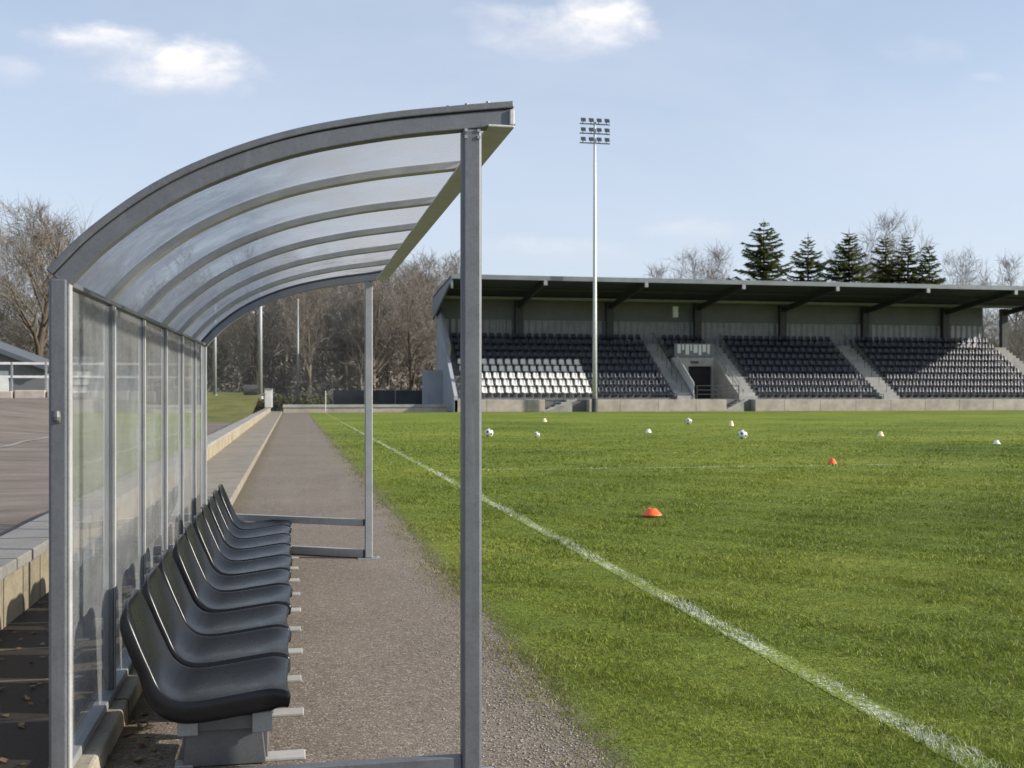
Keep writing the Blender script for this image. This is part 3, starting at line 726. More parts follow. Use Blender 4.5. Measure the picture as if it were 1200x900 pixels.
# ------------------------------------------------------------------ grandstand
YB, ROWY, RUN, Z0, RISE, NR = 80.0, 81.15, .88, 1.05, .556, 9
XA, XZ = 11.6, 66.5
GS = thing('grandstand', (37, 85, 0), 'long covered concrete grandstand with dark roof and terraced seats beyond the pitch', 'grandstand')
def rz(i): return Z0+RISE*i
def ry(i): return ROWY+RUN*i
YT = ry(NR)
def tier(x0, x1, r0=0):
    P = [(ry(r0), 0.0 if r0 == 0 else rz(r0)-.5)]
    for i in range(r0, NR): P += [(ry(i), rz(i)), (ry(i+1), rz(i))]
    P += [(YT, 0.0 if r0 == 0 else rz(r0)-.5)]
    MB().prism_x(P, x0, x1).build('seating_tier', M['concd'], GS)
BL = [(12.0, 28.9), (35.5, 46.1), (47.6, 61.2)]
for a, b in BL: tier(a, b)
tier(30.25, 34.1, 7)
for a, b in ((28.9, 30.25), (34.1, 35.5), (46.1, 47.6), (61.2, 62.6)):
    P = [(ROWY-.3, 0.0)]; n = NR*2
    for i in range(n): P += [(ROWY-.3+(YT-ROWY+.3)*i/n, .95+(rz(NR-1)-.95)*(i+1)/n), (ROWY-.3+(YT-ROWY+.3)*(i+1)/n, .95+(rz(NR-1)-.95)*(i+1)/n)]
    P += [(YT, 0.0)]
    MB().prism_x(P, a+.003, b-.003).build('aisle_stairs', M['conc'], GS)
# tunnel: well side walls, doorway wall, lintel, parapet panel
for x in (30.26, 33.98):
    MB().prism_x([(ROWY-.3, .0), (ROWY-.3, 1.25), (86.1, 4.3), (86.1, 0)], x, x+.11).build('tunnel_side_wall', M['conc'], GS)
box('tunnel_end_wall', M['conc'], GS, 30.38, 31.75, 86.0, 86.25, 0, 3.6); box('tunnel_end_wall', M['conc'], GS, 33.75, 33.97, 86.0, 86.25, 0, 3.6)
box('lintel', M['conc'], GS, 30.38, 33.97, 85.95, 86.25, 3.603, 4.33)
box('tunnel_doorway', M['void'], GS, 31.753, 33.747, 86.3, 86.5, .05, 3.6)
box('tunnel_floor', M['concd'], GS, 30.38, 33.97, ROWY-.28, 86.28, .6, .96)
pp = box('parapet_panel', M['clad2'], GS, 30.5, 33.9, 85.86, 85.94, 4.36, 5.45)
m = MB(); xq = 30.75
for wq, hq in ((.28,.7),(.2,.45),(.3,.8),(.16,.5),(.34,.66),(.22,.85),(.3,.6),(.2,.75)):   # pale worn patches on the panel
    m.box(xq, xq+wq, 85.845, 85.858, 5.36-hq, 5.38); xq += wq+.11
m.build('pale_patch', M['wpaint'], pp)
box('small_sign', M['steel'], GS, 31.9, 32.6, 85.935, 85.948, 3.82, 4.02)
def railing(pts, h, name='railing', infill=None, n=2, mat='steelg', r=.03):
    mb = MB()
    for a, b in zip(pts[:-1], pts[1:]):
        a = Vector(a); b = Vector(b); L = (b-a).length; k = max(1, round(L/1.4))
        for q in range(k+1):
            p = a.lerp(b, q/k); mb.tube([p, p+Vector((0,0,h))], [r, r], 6)
        for j in range(n):
            dz = Vector((0,0,h*(1-j/max(n, 1)*.95))); mb.tube([a+dz, b+dz], [r, r], 6)
    o = mb.build(name, M[mat], GS, smooth=False)
    if infill:
        m2 = MB()
        for a, b in zip(pts[:-1], pts[1:]):
            a = Vector(a); b = Vector(b); m2.bar(a+Vector((0,0,h*.5)), b+Vector((0,0,h*.5)), .03, h*.8)
        m2.build('rail_infill', M[infill], o)
railing([(30.31, ROWY-.2, 1.25), (30.31, 84.6, 3.4)], .95, infill='wpaint', mat='wpaint')
railing([(34.04, ROWY-.2, 1.25), (34.04, 86, 4.25)], .95)
railing([(30.5, 80.75, .92), (33.9, 80.75, .92)], 1.05, n=3, mat='steel')
for xa_ in (35.45, 46.85, 29.55): railing([(xa_, ROWY+.4, 1.35), (xa_, YT-.6, rz(NR-1)+.05)], .9, n=1, mat='steel', r=.022, name='aisle_handrail')
# front wall with two stepped recesses
PX = [(11.6, 18.35), (21.75, 32.6), (34.95, 63.4)]
for a, b in PX:
    box('front_wall', M['concw'], GS, a, b, 80.0, 80.25, 0, .9, bev=.02)
    x = a+2.4
    while x < b-1: box('wall_joint', M['concd'], GS, x-.014, x+.014, 79.994, 79.999, .02, .88); x += 3.0
box('front_ledge', M['conc'], GS, 11.6, 18.35, 80.26, ROWY-.003, 0, .925)
box('front_ledge', M['conc'], GS, 21.75, 30.2, 80.26, ROWY-.303, 0, .925); box('front_ledge', M['conc'], GS, 30.2, 32.6, 80.26, ROWY-.303, 0, .925)
box('front_ledge', M['conc'], GS, 34.95, 63.4, 80.26, ROWY-.303, 0, .925)
for a, b in ((18.35, 21.75), (32.6, 34.95)):
    m = MB(); n = 5
    for i in range(n): m.box(a+(b-a)*.3*0+ (b-a)*.62*i/n, a+(b-a)*.62*(i+1)/n, 80.1, 80.8, 0, .92*(i+1)/n)
    m.build('access_steps', M['conc'], GS)
    MB().bar((a-.1, 80.04, .02), (a+(b-a)*.72, 80.04, .93), .10, .16).build('step_string', M['conc'], GS)
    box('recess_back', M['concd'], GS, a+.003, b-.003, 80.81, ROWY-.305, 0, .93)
m = MB()
for a, b in ((11.7, 18.3), (18.3, 28.8), (35.6, 46.0), (47.7, 61.1)):
    k = max(1, int((b-a)/1.8))
    for q in range(k+1): m.tube([(a+(b-a)*q/k, 80.5, .92), (a+(b-a)*q/k, 80.5, 1.32)], [.025,.025], 6)
    m.tube([(a, 80.5, 1.32), (b, 80.5, 1.32)], [.03,.03], 6)
m.build('front_rail', M['steel'], GS)
# back wall, side wall, roof
box('back_wall', M['clad2'], GS, XA, 61.1, YT+.75, YT+.95, 0, 9.15)
box('cladding', M['clad'], GS, XA, 61.1, YT+.62, YT+.748, rz(NR-1), 7.45)
box('rear_walkway', M['concd'], GS, XA+.2, 62.9, YT+.003, YT+.615, 0, rz(NR-1))
MB().prism_x([(80.0,0), (80.0,1.2), (YT+.95, 8.6), (YT+.95, 0)], XA-.01, XA+.24).build('side_wall', M['wside'], GS)
MB().prism_x([(83.0,5.0), (YT+.95, 9.1), (YT+.95, 8.603), (83.5, 4.2)], XA+.0, XA+.2).build('side_brace', M['steelg'], GS)
box('low_side_wall', M['wside'], GS, XA-1.2, XA-.02, 86.5, YT+.9, 0, 3.2)
RY0, RY1 = 79.5, 90.4
def rzf(y): return 9.95-(y-RY0)*.058
MB().prism_x([(RY0+.12, rzf(RY0)-.16), (RY1, rzf(RY1)-.16), (RY1, rzf(RY1)), (RY0+.12, rzf(RY0))], XA-.3, XZ).build('roof', M['roofd'], GS)
MB().prism_x([(RY0, rzf(RY0)-.27), (RY0+.115, rzf(RY0)-.27), (RY0+.115, rzf(RY0)+.06), (RY0, rzf(RY0)+.06)], XA-.3, XZ).build('fascia', M['fascia'], GS)
MB().prism_x([(RY0+.12, rzf(RY0)-.95), (RY0+.9, rzf(RY0)-.5), (RY1, rzf(RY1)-1.9), (RY1, rzf(RY1)-.17), (RY0+.12, rzf(RY0)-.17)], XA-.29, XA-.15).build('roof_end_panel', M['fascia'], GS)
MB().box(XA, XZ-.5, 88.0, 88.18, 8.98, 9.2).build('purlin', M['steelg'], GS)
MB().box(XA, XZ-.5, 84.0, 84.12, 9.36, 9.5).build('purlin', M['steel'], GS)
XC = [18.3+7.75*k for k in range(6)] + [62.9]
for x in XC:
    box('column', M['steel'], GS, x-.30, x+.30, YT+.1, YT+.55, rz(NR-1)+.002, 9.0)
    m = MB(); m.bar((x, RY0+.35, rzf(RY0)-.36), (x, YT+.1, 8.6), .2, .42)
    m.build('rafter', M['steel'], GS)
    box('rafter_end', M['galv2'], GS, x-.13, x+.13, RY0-.03, RY0+.10, rzf(RY0)-.62, rzf(RY0)-.28)
box('floodlamp', M['wpaint'], GS, 31.0, 31.45, 87.6, 87.85, 7.7, 8.6)

# stadium seats: one shared mesh per colour
def stand_seat(mat):
    P = catmull([(-.24,0,.40),(-.21,0,.435),(-.08,0,.43),(.06,0,.42),(.13,0,.45),(.165,0,.56),(.195,0,.72),(.205,0,.80),(.225,0,.815)], 2)
    T = [-1.08,-1,-.6,0,.6,1,1.08]; hw = .20; mb = MB(); n = len(P)
    for k, p in enumerate(P):
        q = k/(n-1); nar = 1-.55*max(0, (q-.62)/.38)**2.5-.12*max(0,.2-q)*5
        for tt in T:
            off = .05*(1-min(1, abs(tt))**2) if abs(tt) <= 1 else 0; drop = .05 if abs(tt) > 1 else 0
            mb.v.append((tt*hw*nar, p.x+(off+drop)*(1 if q > .5 else 0), p.z-(off+drop)*(0 if q > .5 else 1)))
    m_ = len(T)
    for k in range(n-1):
        for j in range(m_-1): mb.f.append((k*m_+j, (k+1)*m_+j, (k+1)*m_+j+1, k*m_+j+1))
    mb.box(-.03, .03, -.02, .10, 0, .41)
    return mb, mat
def seat_obj(mb, mat):
    o = mb.build('stadium_seat', mat, None, smooth=True); return o
mbw, _ = stand_seat(None)
pw = seat_obj(mbw, M['white']); pn = seat_obj(mbw, M['navy'])
PT = .62; spots = []
WORD = ['front', 'second', 'third', 'fourth', 'fifth', 'sixth', 'seventh', 'eighth', 'top']
def block(x0, x1, r0, name):
    n = int((x1-x0-.1)/PT)
    for r_ in range(r0, NR):
        for c_ in range(n):
            spots.append((x0+(x1-x0-n*PT)/2+PT*(c_+.5), ry(r_)+.42, rz(r_), r_, name))
block(12.3, 28.9, 0, 'west'); block(30.25, 34.1, 7, 'tunnel'); block(35.5, 46.1, 0, 'middle'); block(47.6, 61.2, 0, 'east')
PLACE = {'west': 'nearest the stand side wall', 'tunnel': 'above the tunnel', 'middle': 'right of the tunnel', 'east': 'at the open sunlit end of the stand'}
used_w = used_n = 0; rest = []
for (x, y, z, r_, nm) in spots:
    x += random.uniform(-.012, .012)
    white = nm == 'west' and x < 22.6 and r_ < 5
    if nm == 'west' and x < 14.2 and False: continue
    if white:
        o = pw if used_w == 0 else pw.copy()
        if used_w: link(o)
        used_w += 1
        tag(o, f'white plastic stand seat in the {WORD[r_]} row beside the floodlight mast', 'seat', f'white seats in the {WORD[r_]} row of the stand')
    elif nm == 'east' or (used_n >= 296):
        rest.append((x, y, z)); continue
    else:
        o = pn if used_n == 0 else pn.copy()
        if used_n: link(o)
        used_n += 1
        tag(o, f'dark navy stand seat in the {WORD[r_]} row of the block {PLACE[nm]}', 'seat', f'navy seats in the {WORD[r_]} row {PLACE[nm]}')
    o.location = (x, y, z+.002)
print('seats', used_w, used_n, len(rest))
m = MB(); bv, bf = mbw.v, mbw.f
for (x, y, z) in rest: m.add([(a+x, b+y, c_+z+.002) for a, b, c_ in bv], bf)
tag(m.build('stadium_seating', M['navy'], None, smooth=True, fixn=False), 'dark navy seats filling the far sunlit block of the stand', 'seats', kind='stuff')

# ------------------------------------------------------------------ floodlight mast and thin poles
fx, fy = 24.0-2.15, 78.75
fx = on_plane(697, 478, fy)[0]
ml = thing('floodlight_mast', (fx, fy, 0), 'tall grey floodlight mast with three rows of lamps in front of the stand', 'floodlight')
MB().tube([(fx,fy,0),(fx,fy,1.0)], [.24,.23], 14).build('mast_base', M['steel'], ml, smooth=False)
MB().tube([(fx,fy,1.0),(fx,fy,7),(fx,fy,14),(fx,fy,21.3)], [.17,.15,.12,.09], 14).build('pole', M['pole'], ml, smooth=True)
for j, zz in enumerate((19.75, 20.45, 21.15)):
    MB().bar((fx-1.15, fy, zz), (fx+1.15, fy, zz), .08, .07).build('crossarm', M['lamp'], ml)
    for q in range(4):
        x = fx-.9+q*.6; m = MB()
        a = R(-28)
        pts = []
        for (px_, py_, pz_) in ((-.2,-.16,.0),(.2,-.16,.0),(.14,.14,.05),(-.14,.14,.05),(-.2,-.16,.34),(.2,-.16,.34),(.14,.14,.28),(-.14,.14,.28)):
            yy_ = py_*math.cos(a)-pz_*math.sin(a)*.6; zz_ = pz_*math.cos(a)+py_*.45
            pts.append((x+px_, fy-.08+yy_, zz+.16+zz_))
        m.add(pts, [(0,3,2,1),(4,5,6,7),(0,1,5,4),(1,2,6,5),(2,3,7,6),(3,0,4,7)])
        m.bar((x, fy, zz+.03), (x, fy, zz+.2), .06, .05, up=(1,0,0))
        o = m.build('lamp', M['lamp'], ml, bev=.02)
def thin_pole(u, vb, vt, Y, r, label, zb=0):
    x = on_plane(u, vb, Y)[0]; zt = on_plane(u, vt, Y)[2]
    p = thing('net_pole', (x, Y, zb), label, 'pole')
    MB().tube([(x,Y,zb),(x,Y,zt)], [r, r*.75], 10).build('pole_shaft', M['galv2'], p, smooth=True)
    MB().tube([(x,Y,zb-.02),(x,Y,zb+.18)], [r*1.5, r*1.4], 10).build('pole_socket', M['steelg'], p)
thin_pole(305, 472, 310, 76.5, .15, 'thickest grey pole rising beside the white cabinet at the wall end', 1.0)
thin_pole(252, 470, 345, 70, .10, 'slim grey pole on the grass bank just past the glazed back', 1.1)
thin_pole(349, 474, 350, 93, .10, 'slim pole by the wood beyond the end of the path', 0)

# white cabinet and roller at the wall end
wb = thing('equipment_cabinet', (-2.1, 80.6, 1.0), 'white equipment cabinet at the far end of the terrace wall', 'cabinet')
bx0 = on_plane(310, 470, 80)[0]; bx1 = on_plane(319, 470, 80)[0]
box('cabinet_body', M['wpaint'], wb, bx0, bx1, 80.1, 81.2, .38, 1.62, bev=.02); box('cabinet_lid', M['conc'], wb, bx0-.04, bx1+.04, 80.05, 81.25, 1.623, 1.70, bev=.02)
rx = on_plane(294, 466, 74)[0]
rl = thing('field_roller', (rx, 74, 1.2), 'dark round field roller lying on the grass bank by the white cabinet', 'roller')
m = MB(); m.tube([(rx-.45,74,1.2+.33),(rx+.45,74,1.2+.33)], [.40,.40], 20); m.build('drum', M['steel'], rl)
m = MB(); m.bar((rx-.5,74,1.5),(rx-.5,73.3,1.75),.05,.05); m.bar((rx+.5,74,1.5),(rx+.5,73.3,1.75),.05,.05); m.bar((rx-.5,73.3,1.75),(rx+.5,73.3,1.75),.05,.05); m.build('handle_frame', M['dirtk'], rl)
# end wall with pale coping, chain fence, hedge, corner flag
ew = thing('end_wall', (4, 81.6, 0), 'low brown boundary wall with pale rail along the far end of the path', 'wall')
box('wall_body', M['concw'], ew, -.6, 11.3, 81.5, 81.7, -.05, .34); box('wall_coping', M['conc'], ew, -.65, 11.3, 81.44, 81.76, .345, .56, bev=.02)
cf = thing('corner_flag', (2.3, 78.16, 0), 'thin pale corner pole where the touchline ends', 'pole')
MB().tube([(2.3,78.16,0),(2.3,78.16,1.55)], [.025,.022], 8).build('pole_shaft', M['wpaint'], cf); MB().tube([(2.3,78.16,0),(2.3,78.16,.12)], [.045,.035], 8).build('pole_base', M['orange'], cf)
fn = thing('screen_fence', (5.5, 92, 0), 'dark screened fence below the bare trees beside the stand', 'fence')
for k in range(5): box('fence_post', M['steelg'], fn, -.9+2.55*k-.03+4.2, -.9+2.55*k+.03+4.2, 91.9, 91.96, 0, 2.0)
box('fence_screen', M['screen'], fn, 3.3, 13.6, 91.97, 92.0, .05, 1.65)
wf = thing('wire_fence', (-1, 95, 0), 'thin wire mesh fence before the wood beyond the path', 'fence')
for k in range(9): MB().tube([(-9+1.5*k,95,0),(-9+1.5*k,95,1.75)], [.03,.03], 6).build('fence_post', M['steelg'], wf)
m = MB()
for k in range(8): m.tube([(-9,95,.15+.21*k),(3.2,95,.15+.21*k)], [.009,.009], 4)
m.build('fence_wire', M['steelg'], wf)

def clump_cloud(mb, c, rx_, ry_, rz_, n, s):
    for _ in range(n):
        d = Vector((random.gauss(0,1), random.gauss(0,1), random.gauss(0,1))).normalized()*random.uniform(.3,1)**.5
        p = Vector((c[0]+d.x*rx_, c[1]+d.y*ry_, c[2]+abs(d.z)*rz_))
        a = Vector((random.gauss(0,1), random.gauss(0,1), random.gauss(0,1))).normalized()*s*random.uniform(.5,1.2); b = a.orthogonal().normalized()*s*random.uniform(.3,.7)
        mb.add([p-a, p+b, p+a, p-b], [(0,1,2,3)])
hd = MB()
for k in range(26): clump_cloud(hd, (-9+k*.8, 96.5, 0), .7, .7, random.uniform(.7,1.5), 150, .16)
tag(hd.build('hedge', M['hedge'], None, fixn=False), 'low olive hedge behind the wire fence at the wood edge', 'hedge')

# ------------------------------------------------------------------ things beyond the court: rail, kerb blocks, shed
rr_ = thing('court_railing', (-12, 56, .9), 'pale tubular railing on the bank behind the brown court', 'railing')
m = MB(); m2 = MB()
yk = 56.0
for k in range(16):
    x = on_plane(54, 440, yk)[0]-1.52*(k-6); z0_ = 1.40
    if x > -4.2: continue
    MB().bar((x, yk, z0_-.3), (x, yk, 2.80), .10, .08, up=(1,0,0)).build('rail_post', M['galv2'], rr_)
for zz in (2.75, 2.12): MB().bar((-26, yk, zz), (-4.3, yk, zz), .09, .11).build('handrail', M['wpaint'], rr_)
xk = -25.5; kb = None; n = 0
while xk < -5:
    L = random.uniform(1.2, 2.0)
    m = MB().box(xk, xk+L-.06, 55.75, 56.25, .75, 1.46+random.uniform(-.04,.05))
    o = m.build('kerb_block', M['concw'], None, bev=.05)
    tag(o, 'weathered pale concrete block edging the far side of the court', 'block', 'concrete blocks edging the far side of the court')
    xk += L; n += 1
sd = thing('shed', (-17, 68, 1), 'blue grey shed with a low sloping roof behind the railing', 'shed')
xr_ = on_plane(60, 431, 66)[0]; z1_ = on_plane(60, 431, 66)[2]; zl_ = on_plane(0, 408, 66)[2]; xl_ = on_plane(0, 408, 66)[0]
slope = (zl_-z1_)/(xr_-xl_)
xll = xl_-6; zll = zl_+slope*6
def prism_y(prof, y0, y1):
    mb = MB(); n = len(prof); mb.add([(x, y0, z) for x, z in prof]+[(x, y1, z) for x, z in prof], [tuple(range(n)), tuple(reversed(range(n, 2*n)))]+[(i, n+i, n+(i+1)%n, (i+1)%n) for i in range(n)]); return mb
prism_y([(xll, .8), (xr_-.3, .8), (xr_-.3, z1_-.1), (xll, zll-.2)], 66.3, 74).build('shed_wall', M['shed'], sd)
prism_y([(xll-.2, zll-.19), (xr_, z1_-.19), (xr_, z1_), (xll-.2, zll+.03)], 65.9, 74.3).build('shed_roof', M['blue'], sd)
prism_y([(xll-.2, zll-.25), (xr_, z1_-.25), (xr_, z1_+.02), (xll-.2, zll+.05)], 65.82, 65.895).build('bargeboard', M['blue'], sd)
box('shed_door', M['wpaint'], sd, xr_-3.4, xr_-2.3, 66.24, 66.295, .9, 2.6)

# ------------------------------------------------------------------ balls and cones
def ball(u, v, r, label):
    x, y, _ = on_ground(u, v, 0); b = thing('football', (x, y, .03), label, 'ball')
    bm = bmesh.new(); bmesh.ops.create_icosphere(bm, subdivisions=4, radius=r)
    # pentagon panels: faces nearest the twelve icosahedron corners go to their own mesh
    ico = bmesh.new(); bmesh.ops.create_icosphere(ico, subdivisions=1, radius=1); C = [w_.co.normalized() for w_ in ico.verts]; ico.free()
    rot = Matrix.Rotation(.6, 3, 'X') @ Matrix.Rotation(.4, 3, 'Y')
    for nm, mt, dark in (('ball_panels', M['white'], False), ('dark_patches', M['steel'], True)):
        mb = MB(); idx = {}
        for f in bm.faces:
            c_ = f.calc_center_median().normalized(); isd = max(c_.dot(q) for q in C) > .955
            if isd != dark: continue
            k = 1.006 if dark else 1.0
            ids = []
            for w_ in f.verts:
                if w_.index not in idx:
                    p = rot @ (w_.co*k); idx[w_.index] = len(mb.v); mb.v.append((x+p.x, y+p.y, .03+r+p.z))
                ids.append(idx[w_.index])
            mb.f.append(tuple(ids))
        mb.build(nm, mt, b, smooth=True, fixn=False)
    bm.free()
ball(573, 513.5, .125, 'white football standing on the turf just past the near shelter post')
ball(870, 516, .13, 'white football with dark patches in the open grass before the tunnel')
ball(807, 498, .13, 'white football farthest out, close in front of the stand tunnel')
ball(629, 514, .085, 'small white ball on the grass below the floodlight mast')
def cone(u, v, r, h, mat, label, nm='marker_cone', tilt=0):
    x, y, _ = on_ground(u, v, 0); z = .03
    mb = MB().lathe((x, y, z), [(r,0),(r,.008),(r*.93,.014),(r*.42,h),(r*.36,h+.004),(r*.32,h),(r*.86,.012)], 28)
    o = mb.build(nm, M[mat], None, smooth=True); tag(o, label, 'cone')
cone(764, 607, .102, .066, 'orange', 'orange marker cone nearest the white touchline')
cone(975, 545, .085, .09, 'orange', 'orange marker cone on the faint halfway line')
cone(857, 500, .11, .20, 'cream', 'pale peach marker cone between the two footballs near the stand')
cone(1032, 512, .10, .13, 'cream', 'cream marker cone alone on the grass beneath the middle seats')
cone(638, 495, .12, .16, 'cream', 'cream marker cone close to the mast and stand wall')
cone(760, 508, .10, .11, 'whitec', 'white marker disc between mast and tunnel on the open grass')
cone(1168, 521.5, .09, .09, 'whitec', 'white marker disc nearest the open sunlit end of the stand')

# ------------------------------------------------------------------ trees
def bare_tree(seed, Ht, n1=11, n2=6, n3=5, n4=4, up=.35, fork=False, thick=1.0, low=.22, tw=.018):
    r_ = random.Random(seed); tr, cr = MB(), MB()
    def rv(s): return Vector((r_.gauss(0,s), r_.gauss(0,s), r_.gauss(0,s)))
    def grow(p, d, rad, L, lev):
        segs = (7, 5, 4, 3)[min(lev, 3)]; pts = [p]; rads = [rad]
        for k in range(segs):
            d = (d+rv((.05,.12,.16,.2)[min(lev,3)])+Vector((0,0,up*(.12 if lev else .0)))).normalized()
            p = p+d*(L/segs); pts.append(p); rads.append(max(.008, rad*(1-(k+1)/segs*(.8 if lev else .85))))
        if lev == 0: rads[0] *= 1.5
        (tr if lev <= 1 else cr).tube(pts, rads, (8, 6, 4, 3)[min(lev,3)], cap=False)
        cnt = (n1, n2, n3, n4)[min(lev,3)]
        for c_ in range(cnt):
            q = (low+(1-low)*(c_+r_.uniform(0,.9))/cnt) if lev == 0 else r_.uniform(.2, 1.0)
            fi = min(segs-1e-3, q*segs); i_ = int(fi); b = pts[i_].lerp(pts[i_+1], fi-i_); dd = (pts[i_+1]-pts[i_]).normalized()
            side = rv(1); side = (side-dd*side.dot(dd)).normalized(); an = R(r_.uniform(28, 58) if lev < 2 else r_.uniform(20, 65))
            nd = (dd*math.cos(an)+side*math.sin(an)+Vector((0,0,up*.5))).normalized()
            rb = rads[i_]*r_.uniform(.38, .6)
            if lev < 3 and not (lev == 2 and n4 == 0):
                grow(b, nd, max(.012, rb), L*(r_.uniform(.42,.62)*(1.12-.65*q if lev == 0 else 1)), lev+1)
            else:
                e1 = b+nd*L*r_.uniform(.4,.9)+rv(.04); e2 = e1+(nd+rv(.35)+Vector((0,0,.1))).normalized()*L*r_.uniform(.3,.7)
                w_ = nd.cross(rv(1)).normalized()*tw
                bi = len(cr.v); cr.v += [tuple(b-w_), tuple(b+w_), tuple(e1+w_*.7), tuple(e1-w_*.7), tuple(e2)]
                cr.f += [(bi,bi+1,bi+2,bi+3), (bi+3,bi+2,bi+4)]
    grow(Vector((0,0,0)), Vector((0,0,1)), Ht*.018*thick, Ht*(.62 if fork else .86), 0)
    zs = sorted(p[2] for p in cr.v); k_ = Ht/zs[int(len(zs)*.996)]
    for mb in (tr, cr): mb.v = [(a*k_, b*k_, c*k_) for a, b, c in mb.v]
    return tr, cr
def make_tree(name, gen, label, cat, loc, mats, group=None, rot=0, sc=1):
    root = thing(name, (0,0,0), label, cat, group); tr, cr = gen
    tr.build('trunk', mats[0], root, smooth=True, fixn=False); cr.build('crown', mats[1], root, fixn=False)
    root.location = loc; root.rotation_euler.z = rot; root.scale = (sc,)*3; return root
def re_tree(src, loc, rot, sc, label, group=None):
    c_ = copy_tree(src); c_.location = loc; c_.rotation_euler.z = rot; c_.scale = (sc, sc, sc); c_['label'] = label
    if group: c_['group'] = group
    return c_
KW = dict(n2=7, n3=6, n4=6, tw=.012)
GA, GB, GC, GD = bare_tree(3, 18, fork=True, up=.45, **KW), bare_tree(8, 18, n1=14, up=.3, **KW), bare_tree(15, 18, n1=12, fork=True, up=.5, **KW), bare_tree(21, 18, n1=13, up=.2, low=.18, **KW)
def gp(u, v, Y): x, y, z = on_plane(u, v, Y); return (x, Y, 0)
# beside the court
ta = make_tree('bare_tree', GA, 'tall bare brown tree rising behind the shed by the shelter post', 'tree', (*gp(44, 430, 80)[:2], .6), (M['bark'], M['twig']), None, .4, .78)
tb = make_tree('bare_tree', GB, 'bare spreading tree cut by the frame edge behind the shed', 'tree', (*gp(-22, 430, 84)[:2], .6), (M['bark'], M['twig']), None, 1.2, .80)
re_tree(ta, (*gp(72, 430, 92)[:2], .6), 2.5, .82, 'slender bare tree hidden partly by the rear shelter post')
re_tree(tb, (*gp(130, 430, 96)[:2], .6), 3.3, .72, 'bare tree seen dimly through the glazed back of the shelter')
# before the wood at the end of the path
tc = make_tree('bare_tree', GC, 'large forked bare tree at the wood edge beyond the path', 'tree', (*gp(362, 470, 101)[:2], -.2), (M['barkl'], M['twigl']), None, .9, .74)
td = make_tree('bare_tree', GD, 'dark trunked bare tree between the far shelter post and the stand', 'tree', (*gp(484, 470, 99)[:2], -.2), (M['bark'], M['twig']), None, 2.2, .70)
re_tree(tc, (*gp(437, 470, 106)[:2], 0), 3.1, .86, 'pale tall bare tree right behind the far front shelter post')
re_tree(td, (*gp(300, 470, 104)[:2], 0), .2, .74, 'bare tree behind the thick pole and white cabinet')
re_tree(tc, (*gp(405, 470, 112)[:2], 0), 4.4, .84, 'bare tree with fine pale twigs between forked tree and shelter post')
re_tree(tc, (*gp(512, 470, 110)[:2], 0), 5.1, .84, 'pale bare tree rising against the stand side wall')
# behind the stand
BT = [(765, 311, 118, 'low rounded bare crown just showing over the stand roof'), (820, 291, 122, 'bare tree left of the tallest conifer above the roof'), (851, 289, 128, 'bare tree touching the tallest conifer above the roof'), (1038, 252, 136, 'tall pale bare tree rising behind the conifers'), (1128, 293, 124, 'bare tree just past the last conifer above the roof'), (1190, 300, 126, 'thin bare tree over the far end of the roof')]
for k, (u, v, Y, lb) in enumerate(BT):
    x, _, zt = on_plane(u, v, Y); src = (tc, td, tc, tc, td, tc)[k]
    re_tree(src, (x, Y, 0), k*1.9+.3, zt/18, lb, 'bare trees behind the stand')
def conifer(seed, Ht, Rr):
    r_ = random.Random(seed); tr, cr = MB(), MB()
    tr.tube([(0,0,0),(0,0,Ht*.5),(0,0,Ht)], [Ht*.018, Ht*.01, .015], 8); lop = r_.uniform(0, 6.28); lz = r_.uniform(0, 6.28)
    z = Ht*.10
    while z < Ht*.985:
        q = (z-Ht*.10)/(Ht*.90); L0 = Rr*(1-q)**.78*(1 if q > .1 else .8); nb = max(5, int(11-5*q))
        a0 = r_.uniform(0, 6.28)
        for k in range(nb):
            a = a0+6.283*k/nb+r_.gauss(0,.25); L = L0*r_.uniform(.55, 1.25)*(1+.16*math.cos(a-lop))*(1+.14*math.sin(z*1.1+lz))+.1
            if r_.random() < .13: continue
            dx, dy = math.cos(a), math.sin(a); droop = r_.uniform(.10,.42)*(1-.8*q)
            npz = max(3, int(L/.22)); prev = Vector((0,0,z))
            for j in range(1, npz+1):
                s_ = j/npz; p = Vector((dx*L*s_, dy*L*s_, z-L*droop*s_+L*.22*s_*s_*s_+.10*L*q)); wd = (.22+.42*math.sin(min(1,s_*1.05)*2.6))*min(1, L*.5)
                sd_ = Vector((-dy, dx, 0))
                for sg in (-1, 1):
                    tip = p+sd_*sg*wd*r_.uniform(.7,1.3)+Vector((dx,dy,0))*.16*L**.5+Vector((0,0,-wd*r_.uniform(.15,.75)))
                    cr.add([prev, p, tip, prev+sd_*sg*wd*.35+Vector((0,0,-.06))], [(0,1,2,3)])
                h_ = p+Vector((r_.gauss(0,.06), r_.gauss(0,.06), -r_.uniform(.12,.34)*min(1,L*.6)))
                cr.add([prev, p, h_], [(0,1,2)]); prev = p
        z += Ht*.0165*r_.uniform(.55,1.45)
    cr.add([(-.05,0,Ht*.96),(.05,0,Ht*.96),(0,0,Ht*1.015)], [(0,1,2)]); cr.add([(0,-.05,Ht*.96),(0,.05,Ht*.96),(0,0,Ht*1.015)], [(0,1,2)])
    return tr, cr
GG = [conifer(4, 20, 6.8), conifer(9, 20, 5.8), conifer(13, 20, 6.2), conifer(22, 20, 5.2), conifer(27, 20, 5.9), conifer(35, 20, 5.4)]; G1 = G2 = G3 = None
